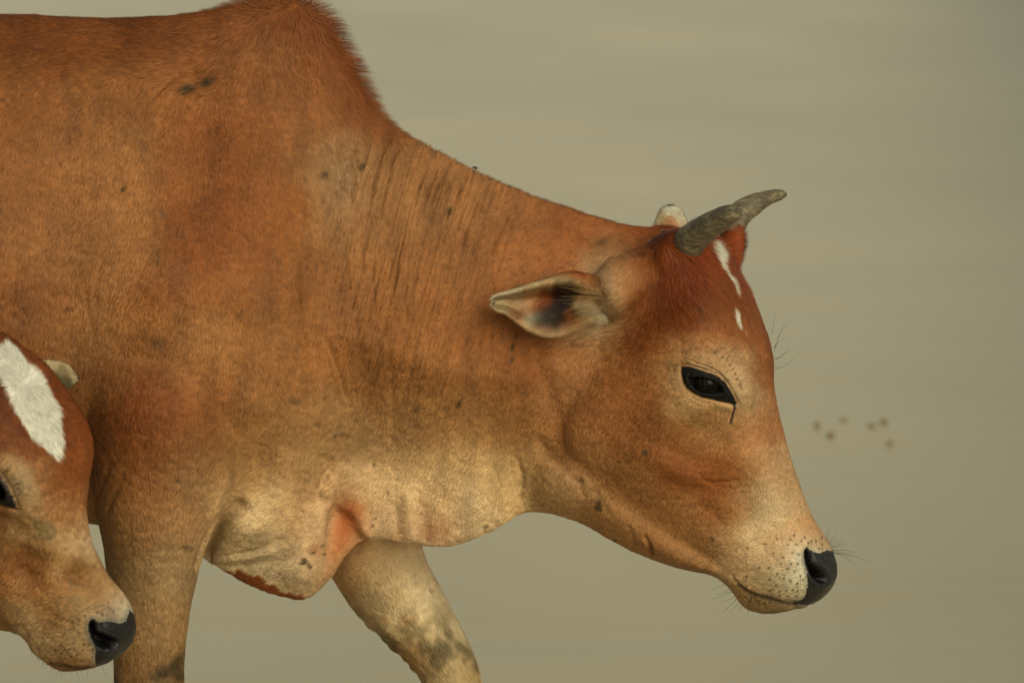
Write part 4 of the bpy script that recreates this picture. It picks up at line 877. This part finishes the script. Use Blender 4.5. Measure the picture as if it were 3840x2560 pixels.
# ------------------------------------------------------------------ the calf in front
D0 = -.5
def Q(*l): return [(a/S, b/S) for a, b in l]
Z3, Z4 = Z(0, 1200, 2.24), Z(0, 1850, 2.209)
K_LEATHER = Z4((770,1030),(820,1068),(900,1058),(1000,1075),(1040,1058),(1060,1010),(1075,960),(1180,1100),(1170,1220),(1110,1310),(920,1430),(800,1440),(785,1360),(795,1290),(762,1225),(728,1130),(735,1060))
K_NOSTRIL = Z4((735,1085),(750,1050),(780,1045),(797,1085),(805,1135),(880,1165),(960,1195),(975,1235),(935,1280),(865,1288),(800,1262),(765,1205),(738,1140))
K_LIDS = Q((-115,1790),(-60,1762),(0,1783),(27,1822),(49,1862),(64,1908),(27,1898),(0,1890),(-50,1872),(-95,1842))
K_OPEN = Q((-90,1800),(-50,1783),(-5,1803),(18,1838),(22,1868),(-10,1872),(-40,1862),(-75,1837))
K_WHITE = Z3((0,235),(45,205),(90,180),(110,205),(150,240),(210,300),(250,380),(330,440),(380,530),(440,640),(490,700),(510,760),(515,900),(535,1040),(520,1100),(490,1190),(430,1135),(370,1070),(310,1020),(260,980),(200,880),(150,800),(95,680),(60,570),(0,490),(-90,400),(-60,250))
def calf_mesh():
    mb = MB()
    T = [((-1900,790), (-1890,1180), [.04,.07,.09,.09,.08,.05,.03]), ((-1800,715), (-1780,1390), [.06,.1,.12,.125,.11,.08,.05]), ((-1300,690), (-1300,1560), [.07,.13,.16,.17,.16,.12,.07]),
         ((-750,680), (-750,1560), [.06,.1,.14,.15,.15,.12,.06]), ((-560,680), (-560,1555), [.04,.07,.11,.13,.13,.1,.05]), ((-420,705), (-440,1520), [.035,.06,.09,.105,.10,.07,.03]),
         ((-300,735), (-320,1465), [.035,.055,.075,.082,.075,.045,.022]), ((-190,755), (-200,1425), [.035,.05,.065,.07,.06,.035,.02]), ((-110,775), (-110,1425), [.03,.045,.055,.058,.05,.03,.018]), ((-60,830), (0,1450), [.02,.035,.045,.045,.04,.026,.016]),
         ((-20,1000), (40,1462), [.015,.03,.035,.035,.03,.022,.014])]
    mb.loft([ring_tb(a, b, c, D0) for a, b, c in T], 6)
    H = [((-150,1215),(-320,1420),.04,'crown'), ((-20,1240),(-350,1620),.056,'crown'), ((134,1343),(-320,1800),.066,'brow'), ((248,1472),(-260,1930),.072,'brow'), ((322,1590),(-210,2040),.074,'brow'), ((346,1695),(-150,2120),.072,'brow'),
         ((333,1810),(-90,2200),.064,'cheek'), ((326,1915),(-30,2280),.056,'cheek'), ((346,2025),(30,2350),.05,'nose'), ((404,2150),(92,2398),.046,'nose'), ((468,2232),(122,2440),.045,'muzz'), ((500,2300),(165,2474),.047,'muzz'),
         ((511,2358),(225,2506),.044,'muzz'), ((498,2410),(300,2510),.034,'muzz'), ((462,2452),(370,2494),.018,'muzz')]
    mb.loft([ring_head((a[0]/S, a[1]/S), (b[0]/S, b[1]/S), W, k, D0-.01, R(32)) for a, b, W, k in H], 5)
    mb.tube([P(-120/S, 1500/S, D0-.03), P(-230/S, 1520/S, D0-.07), P(-300/S, 1520/S, D0-.09)], [.03,.025,.018], 12, 4)
    for yo, k in ((-.085, 0), (.085, 110)):
        FLg = [((-640,1250),(-420,1280),.05), ((-630,1420),(-430,1430),.05), ((-610,1560),(-450,1560),.042), ((-590,1750),(-470,1750),.032), ((-585,1900),(-475,1900),.032), ((-570,2000),(-490,2000),.022), ((-570,2220),(-495,2220),.02), ((-575,2290),(-480,2290),.026), ((-575,2393),(-455,2393),.028)]
        mb.loft([leg_ring((a[0]+k*max(0, a[1]-1500)/900, a[1]), (b[0]+k*max(0, b[1]-1500)/900, b[1]), c, D0+yo) for a, b, c in FLg], 4)
        HLg = [((-1900,1000),(-1560,1040),.07), ((-1890,1230),(-1560,1260),.065), ((-1880,1440),(-1640,1440),.05), ((-1890,1640),(-1740,1620),.035), ((-1910,1760),(-1790,1740),.03), ((-1885,1900),(-1800,1890),.022), ((-1870,2180),(-1795,2180),.02), ((-1875,2290),(-1780,2290),.026), ((-1870,2393),(-1755,2393),.028)]
        mb.loft([leg_ring((a[0]-k*max(0, a[1]-1500)/900, a[1]), (b[0]-k*max(0, b[1]-1500)/900, b[1]), c, D0+yo) for a, b, c in HLg], 4)
    mb.tube([P(-1860,780,D0), P(-1935,840,D0), P(-1960,1100,D0), P(-1955,1500,D0)], [.025,.02,.015,.014], 10, 5)
    m = voxel(mb, .0038); co, e = grab(m); px, py = proj(co)
    put(m, smooth(co, e, 7, .5, np.where(px > 60, .8, 1.0))); return m
def calf_sculpt(m):
    co, e = grab(m); n = normals(m); x, y = proj(co); nw = near_w(n); h = np.zeros(len(co))
    B = lambda a, b, *r: blob(x, y, a/S, b/S, *r)
    h += .008*B(20,1750,60,32,30)-.006*B(30,1960,50,22,25)+.005*B(150,1950,30,60,-25)-.006*B(120,2090,60,26,28)+.006*B(-60,2050,60,60)
    h += .005*B(260,2100,26,60,-25)-.005*B(280,2180,30,24)+.006*B(300,2330,50,40)+.004*B(180,2400,50,30)
    h += -.006*B(90,2140,20,40,-40)+.004*B(0,2250,50,40)
    put(m, co+n*(h*nw)[:, None])
def calf_fine(m):
    co, e = grab(m); n = normals(m); x, y = proj(co); nw = near_w(n); h = np.zeros(len(co))
    G = [(Z4((560,960),(660,920),(740,880),(800,840)),4,.0024), (Z4((600,1010),(700,950),(800,905),(880,880)),3.5,.0026), (Z4((740,960),(820,925),(900,900)),3,.0026), (Z4((800,985),(860,950),(930,925)),3,.002), (Z4((520,1080),(580,1010),(640,960)),4,.0018), (Z4((470,880),(560,850),(640,800)),5,.0012),
         (Z4((480,1180),(560,1120),(620,1060)),4,.0014), (Z4((160,1080),(210,1140),(240,1210)),6,.003)]
    for p, w_, d in G: h -= d*groove(x, y, p, w_)
    mouth = Z4((235,1230),(330,1340),(430,1400),(520,1425),(620,1445),(740,1440))
    h += -.0045*groove(x, y, mouth, 4, False)*ss(130/S, 190/S, x)
    sN, sL = poly_sd(x, y, K_NOSTRIL), poly_sd(x, y, K_LEATHER)
    h += -.017*ss(-1, 13, sN)+.0026*np.exp(-((sN+5.5)/5)**2)*ss(-8, 2, sL)-.0010*np.exp(-(sL/1.6)**2)
    h += .0010*fbm(co*40.0)+.0006*fbm(co*120.0)
    put(m, co+n*(h*np.maximum(nw, .15))[:, None])
C_K = [(-40,1262,(120,58,24)),(60,1275,(134,62,22)),(160,1370,(136,62,22)),(240,1460,(142,68,24)),(310,1580,(146,70,26)),(338,1720,(150,76,30)),(250,1560,(138,66,22)),(280,1750,(146,74,28)),(310,1860,(172,98,48)),(230,1800,(158,86,36)),
 (-60,1480,(100,50,20)),(0,1520,(108,56,22)),(50,1600,(122,66,28)),(100,1680,(134,76,34)),(20,1660,(124,72,32)),(150,1760,(156,98,50)),(-80,1640,(120,70,32)),
 (30,1740,(168,132,84)),(80,1800,(170,144,100)),(95,1870,(166,136,90)),(110,1930,(164,128,80)),(0,1935,(120,90,48)),(-60,1930,(120,88,46)),(50,1950,(146,112,64)),
 (180,1880,(182,116,62)),(250,1920,(184,112,58)),(300,1950,(196,134,78)),(340,2050,(206,158,106)),(280,2020,(196,148,94)),(200,2010,(172,130,78)),(120,2000,(166,126,76)),(40,2010,(156,122,74)),
 (90,2080,(112,80,40)),(130,2120,(104,68,30)),(30,2060,(128,92,48)),(160,2080,(140,104,58)),(0,2160,(150,96,48)),(80,2200,(152,104,56)),(150,2180,(138,94,48)),(220,2120,(166,124,72)),(290,2130,(122,96,56)),(310,2160,(112,92,54)),(370,2120,(166,130,80)),(400,2190,(172,132,78)),(350,2210,(128,100,56)),
 (-60,2250,(150,104,58)),(30,2290,(160,124,76)),(100,2300,(154,126,82)),(180,2260,(138,106,62)),(230,2220,(140,106,60)),(250,2290,(124,102,64)),(190,2330,(122,102,66)),(290,2270,(172,134,80)),(340,2250,(168,130,76)),(310,2330,(146,124,84)),(400,2245,(196,140,84)),(445,2228,(204,150,96)),(468,2262,(206,180,138)),(450,2300,(200,190,158)),(420,2300,(110,112,98)),(380,2300,(150,142,114)),
 (100,2380,(164,136,94)),(160,2420,(166,142,98)),(230,2400,(148,124,82)),(250,2450,(158,134,88)),(310,2420,(150,132,94)),(320,2470,(168,136,90)),(350,2440,(110,104,82)),(200,2480,(150,120,76)),(250,2508,(92,70,38)),(290,2500,(110,86,48)),
 (0,2365,(116,98,58)),(-100,2350,(120,100,60)),(-150,2000,(150,96,48)),(-200,1500,(130,70,30)),(-800,1500,(150,92,44)),(-2000,1800,(150,94,46)),(-3000,1800,(148,92,44)),(-900,3000,(160,118,70)),(-3000,3000,(158,116,70)),(-1200,2500,(168,126,80))]
F_K = [(-100,1230,-1,-.2,.3,13),(60,1262,.2,-.8,.4,13),(170,1370,.8,-.4,.35,13),(260,1470,1,-.1,.25,12),(320,1600,1,.3,.2,12),(340,1720,1,.5,.18,11),(330,1850,.6,.9,.14,10),
 (107,1380,.2,-.9,.3,16),(60,1330,-.3,-1,.3,16),(20,1400,-1,-.1,.25,16),(40,1480,-.8,.6,.22,16),(107,1500,-.1,1,.2,17),(160,1450,.8,.3,.22,16),(150,1550,.3,1,.16,17),(200,1650,.4,1,.14,17),(60,1570,-.4,1,.16,16),(-60,1550,-.6,.9,.18,13),(100,1650,-.1,1,.15,14),(260,1700,.8,.6,.16,12),
 (60,1760,.5,-.6,.12,9),(90,1850,.9,-.1,.12,9),(150,1800,.2,1,.14,11),(220,1850,.3,1,.12,11),(280,1950,.2,1,.12,10),(340,2080,.3,1,.12,9),(150,1980,-.1,1,.12,10),(0,2000,-.5,1,.14,10),(50,2120,-.6,1,.14,10),(180,2120,-.5,1,.12,9),(280,2160,-.2,1,.12,8),(400,2200,-.2,.6,.12,8),
 (0,2250,-.8,.7,.12,9),(120,2280,-.7,.6,.12,7),(250,2260,-.8,.3,.12,6),(440,2240,.1,-.9,.2,8),(470,2290,.1,-1,.2,7),(350,2280,-.8,-.1,.12,5),(300,2380,-.9,.3,.12,5),(200,2400,-.8,.6,.12,6),(300,2450,-.8,.5,.14,5),(180,2480,-.6,.9,.2,7),(-800,1800,-.3,1,.12,12),(-3000,1800,-.3,1,.12,12),(-1000,1200,-1,.2,.15,13)]
K_DOTS = Z4((465,1075),(600,1060),(655,1080),(620,1110),(655,1155),(530,1030),(660,1045),(733,975),(708,1010),(805,985),(850,1000),(915,960),(945,985),(985,965),(355,1185),(320,1278),(697,1205),(700,1245),(740,1250),(615,1235),(510,1250),(545,1285),(580,1285),(620,1290),(690,1295),(460,1295),(515,1318),(500,1355),(535,1362),(590,1350),(770,1285),(680,1380),(640,1330),(560,1205))+Z3((105,1345),(125,1380),(152,1378),(143,1415),(162,1435),(160,1465),(45,1395),(40,1270))
def calf_dress(o):
    m = o.data; co, e = grab(m); n = normals(m); x, y = proj(co); nw = near_w(n)
    xx = x+5*fbm(co*50.0); yy = y+5*fbm(co*50.0+9.0)
    col = rbf(xx, yy, [(a/S, b/S, tuple(harm(np.array([c], float), .6)[0])) for a, b, c in C_K], 28.0)*CAL
    col *= (1+.06*fbm(co*20.0)+.07*fbm(co*150.0))[:, None]
    def paint(mask, c):
        nonlocal col; mask = np.clip(mask, 0, 1)[:, None]; col = col*(1-mask)+np.array(c, float)*mask
    rag = 3.5*noise(np.stack([x/3, y/5, 0*x], -1))
    paint(ss(.5, 4.5, poly_sd(x+rag, y, K_WHITE))*ss(.7, .3, n[:, 1]), (206,190,154))
    paint(.55*ss(-2, 3, poly_sd(x+rag, y+rag, Z4((265,205),(400,205),(475,280),(465,350),(400,385),(310,330)))), (112,96,56))
    paint(.6*ss(0, .6, fbm(co*np.array([60, 60, 60.])))*poly_sd(x, y, Z4((380,760),(520,560),(740,560),(820,760),(700,950),(500,1100)))/40, (96,80,48))
    for cx, cy in K_DOTS: paint(.85*np.exp(-((x-cx)**2+(y-cy)**2)/2.2**2)*nw, (40,34,24))
    sL, sN, sD = poly_sd(x, y, K_LEATHER), poly_sd(x, y, K_NOSTRIL), poly_sd(x, y, K_LIDS)
    wn_ = np.maximum(ss(-1.5, 1.2, sL+1.6*noise(co*420)), ss(482/S, 496/S, x)*ss(2290/S, 2310/S, y)*(n[:, 1] > -.3)*(x > 0))
    paint(.6*ss(-12, 0, sL)*(1-wn_)*ss(2250/S, 2330/S, y), (104,102,84))
    paint(wn_, (25,24,22)); paint(ss(-4, 5, sN)*nw, (8,7,6))
    wl = ss(-1.6, 1.2, sD+1.2*noise(co*450))*nw; paint(wl, (9,8,6))
    paint(.7*groove(x, y, Z4((420,1395),(520,1420),(620,1440),(740,1440)), 3, False)*nw, (50,38,22))
    wet = np.maximum(wn_, wl); hoof = ss(2318, 2330, y); paint(hoof, (52,46,38))
    f = rbf(x, y, [(a/S, b/S, (c, d_, l, q)) for a, b, c, d_, l, q in F_K], 34.0)
    vis = ss(.75, .35, n[:, 1])*(x > -120)*(y < 1640)
    dens = np.where(vis > .3, 1000000.0, 50000.0)*(1-np.clip(wet, 0, 1))*(1-.9*hoof)*(1-ss(-4, 0, sN))
    dress(o, albedo(col), wet, dens, f[:, 3]*.001*np.where(vis > .3, 1, 1.3), f[:, 2], flow_world(f[:, 0], f[:, 1], n))
calf = thing('calf', (float(P(-520, 2390, D0)[0]), D0, 0), 'young tan calf with a broad white blaze, in front of the humped cow', 'calf')
cm = calf_mesh(); calf_sculpt(cm)
co, _ = grab(cm); x, y = proj(co); refine(cm, (x > -130) & (y > 700) & (y < 1600) & (co[:, 1] < D0+.08))
co, _ = grab(cm); x, y = proj(co); refine(cm, (x > 60) & (y > 1340) & (y < 1600) & (co[:, 1] < D0+.05))
co, e = grab(cm); x, y = proj(co); put(cm, smooth(co, e, 4, .5, ss(-150, -100, x)))
yk = surf_y(cm, -30/S, 1828/S)
eye_socket(cm, K_LIDS, K_OPEN, 1, .010)
calf_fine(cm)
kb = link('body', cm, calf); calf_dress(kb)
ball('eye', P(-32/S, 1828/S, yk+.0165), .0195, calf, M_EYE); ball('eye', P(250/S, 1690/S, D0+.05), .018, calf, M_EYE)
ke = MB(); ke.loft([ring_tb((a/S, t/S), (a/S, b/S), [.010]*7, d, 24) for a, t, b, d in [(40,1330,1430,-.46),(95,1342,1436,-.445),(150,1351,1448,-.42),(205,1353,1462,-.39),(248,1364,1460,-.365),(272,1386,1444,-.35),(287,1406,1428,-.342)]], 5)
km = ke.mesh('ear'); kear = link('ear', km, calf)
def kc(l): return [(a/S, b/S, c) for a, b, c in l]
ear_dress(kear, kc([(140,1365,(190,152,104)),(200,1360,(190,160,112)),(250,1368,(186,158,112)),(280,1405,(176,150,104)),(284,1422,(190,166,120)),(180,1420,(150,120,76)),(220,1420,(106,92,58)),(250,1430,(94,82,50)),(255,1455,(120,102,64)),(235,1390,(136,114,74)),(80,1380,(150,90,44))]),
          [(*a, b) for a, b in [((150/S,1360/S),(.6,-.5,.2,6)),((200/S,1357/S),(.4,-.9,.35,6)),((260/S,1375/S),(.8,-.6,.35,7)),((285/S,1412/S),(1,0,.4,7)),((220/S,1420/S),(.6,.4,.15,6)),((250/S,1458/S),(.3,1,.35,7))]], 700000.0, 10)
# near ear, hanging out of the picture to the left
ne = MB(); ne.loft([ring_tb((a/S, t/S), (a/S, b/S), [.010]*7, d, 24) for a, t, b, d in [(-250,1490,1560,-.59),(-320,1470,1600,-.60),(-430,1480,1650,-.61),(-540,1530,1690,-.62),(-620,1600,1690,-.62),(-650,1640,1680,-.62)]], 5)
nem = ne.mesh('ear'); near_ear = link('ear', nem, calf)
ear_dress(near_ear, kc([(-300,1500,(160,100,50)),(-500,1580,(176,130,84)),(-640,1660,(190,160,114))]), [(-300/S,1500/S,(-1,.3,.2,8)),(-600/S,1640/S,(-1,.3,.3,8))], 150000.0, 30)
rw = random.Random(5); lw = []
for x0, y0 in Q((120,2434),(135,2450),(150,2458),(165,2470),(180,2480),(195,2488),(210,2500),(225,2508),(245,2512),(260,2512),(280,2510),(300,2508),(340,2500),(380,2488),(155,2462),(175,2474),(205,2496),(235,2508)):
    lw.append((x0, y0-2, D0-.02, rw.uniform(-14, 10), rw.uniform(12, 30), rw.uniform(-.01, .01), .002))
for x0, y0, dx, dy in [(487,2250,20,-8),(489,2262,18,-14),(470,2236,8,-12),(493,2300,20,2)]: lw.append((x0/S, y0/S, D0-.01, dx, dy, 0, .002))
for cx, cy in K_DOTS[:34]:
    if rw.random() < .5: lw.append((cx, cy, surf_y(cm, cx, cy), rw.uniform(-10, 6), rw.uniform(8, 22), -.014, .002))
strands('whiskers', hair_lines(lw, 6, .003), .00024, M_WHISK, calf)
lw = []
for x0, y0 in Q((324,1560),(330,1590),(336,1600),(338,1650),(342,1660),(345,1690),(345,1720)):
    lw.append((x0-2, y0, D0+.03, rw.uniform(10, 24), rw.uniform(-22, 4), .01, .003))
for cx, cy in K_DOTS[34:]: lw.append((cx, cy, surf_y(cm, cx, cy), rw.uniform(6, 26), rw.uniform(-24, -4), -.02, .003))
strands('brow_hairs', hair_lines(lw, 6, .004), .00024, M_WHISK, calf)
# ------------------------------------------------------------------ small things: floating debris, flies
def on_water(px3840, py3840):
    rx = (px3840-1920)/KF; ru = (1280-py3840)/KF; ray = FWD+np.array([rx, 0, 0])+ru*UP
    return EYE+ray*((EYE[2]-.004)/-ray[2])
M_DEB = simple_mat('wet_husk', (112,98,70), .6, .3)
def debris(px, py, r, asp, seed, label):
    r *= .72
    c = on_water(px, py); rg = random.Random(seed); bm = bmesh.new()
    bmesh.ops.create_icosphere(bm, subdivisions=3, radius=1.0)
    for v in bm.verts:
        k = 1+.28*math.sin(3*v.co.x+seed)*math.cos(4*v.co.y+seed)+rg.uniform(-.05, .05)
        v.co = Vector((v.co.x*k*r*asp, v.co.y*k*r, v.co.z*k*r*1.15+r*.75))
    def bit(a, l, wd):                              # a leaf blade or stalk sticking out of the clump
        d = Vector((math.cos(a), math.sin(a), .12)); s_ = Vector((-math.sin(a), math.cos(a), 0)); vs = []
        for t in (0, .35, .7, 1):
            w_ = wd*math.sin(math.pi*min(.97, .15+t*.8)); vs.append((bm.verts.new(d*l*t+s_*w_+Vector((0, 0, r*.35))), bm.verts.new(d*l*t-s_*w_+Vector((0, 0, r*.28)))))
        for p, q_ in zip(vs, vs[1:]): bm.faces.new((p[0], p[1], q_[1], q_[0]))
    for k in range(3): bit(rg.uniform(0, 6.28), r*rg.uniform(1.1, 1.6), r*rg.uniform(.15, .3))
    me = bpy.data.meshes.new('debris_clump'); bm.to_mesh(me); bm.free(); me.polygons.foreach_set('use_smooth', [True]*len(me.polygons))
    o = link('debris_clump', me, None, M_DEB); o.location = c; o['label'] = label; o['category'] = 'debris'; o['group'] = 'dark debris clumps floating on the muddy water'
for a in [(3067,1602,.0105,1.0,1,'dark debris clump on the water, leftmost and nearest the nose bridge'),
          (3116,1638,.0105,1.1,2,'dark debris clump on the water, just below and right of the leftmost one'),
          (3164,1578,.0065,2.0,3,'palest, widest debris smudge on the water, topmost of the six clumps'),
          (3271,1602,.0080,1.6,4,'wide debris clump on the water, touching the left side of a darker one'),
          (3316,1588,.0100,1.0,5,'round debris clump on the water, upper one of the pair at right'),
          (3338,1668,.0095,1.1,6,'lone debris clump on the water, lowest and farthest to the right')]: debris(*a)

M_FLY = simple_mat('fly_body', (26,24,20), .4, .5); M_WING = simple_mat('fly_wing', (96,88,70), .35, .5)
def fly(px, py, m, ang, label, k=1.0):
    co, e = grab(m); n = normals(m); x, y = proj(co); f = n[:, 1] < .15
    i = np.nonzero(f)[0][np.argmin(((x-px)**2+(y-py)**2)[f])]; nn = Vector(n[i]); c = Vector(co[i])+nn*.0045
    bm = bmesh.new()
    def el(cx, rx, ry, rz, cz=0, mi=0, rot=None, cy=0):
        r = bmesh.ops.create_icosphere(bm, subdivisions=2, radius=1.0)
        for v in r['verts']:
            p = Vector((v.co.x*rx, v.co.y*ry, v.co.z*rz))
            if rot: p.rotate(rot)
            v.co = p+Vector((cx, cy, cz))
        for v in r['verts']:
            for fc in v.link_faces: fc.material_index = mi
    from mathutils import Euler
    el(0, .0016, .0012, .0012, .0016); el(-.0028, .0022, .0014, .0011, .0014); el(.0020, .0009, .0011, .0009, .0015)
    for s_ in (1, -1): el(-.0030, .0036, .0012, .0001, .0027, 1, Euler((s_*.25, .1, -s_*.35)), s_*.0013)
    for s_ in (1, -1):
        for q_ in (-.0012, 0, .0012): el(q_, .00022, .0014, .00022, .0006, 0, Euler((-s_*.7, 0, 0)), s_*.0018)
    for v in bm.verts: v.co *= k
    me = bpy.data.meshes.new('fly'); bm.to_mesh(me); bm.free(); me.materials.append(M_FLY); me.materials.append(M_WING); me.polygons.foreach_set('use_smooth', [True]*len(me.polygons))
    o = link('fly', me); o.rotation_mode = 'QUATERNION'
    o.rotation_quaternion = nn.to_track_quat('Z', 'Y') @ Euler((0, 0, ang)).to_quaternion()
    o.location = c; o['label'] = label; o['category'] = 'fly'; o['group'] = 'flies resting on the cow'
fly(1527, 541, bm_, .4, 'grey fly resting on the poll close behind the near horn base', .9)
fly(1503, 558, bm_, 1.2, 'grey fly on the neck top, just behind the fly at the horn base', .8)
fly(1088, 390, bm_, 2.2, 'dark fly sitting on the crest of the neck against the water', 1.1)
fly(427, 1253, bm_, 1.0, 'black fly on the upper part of the near foreleg', 1.35)
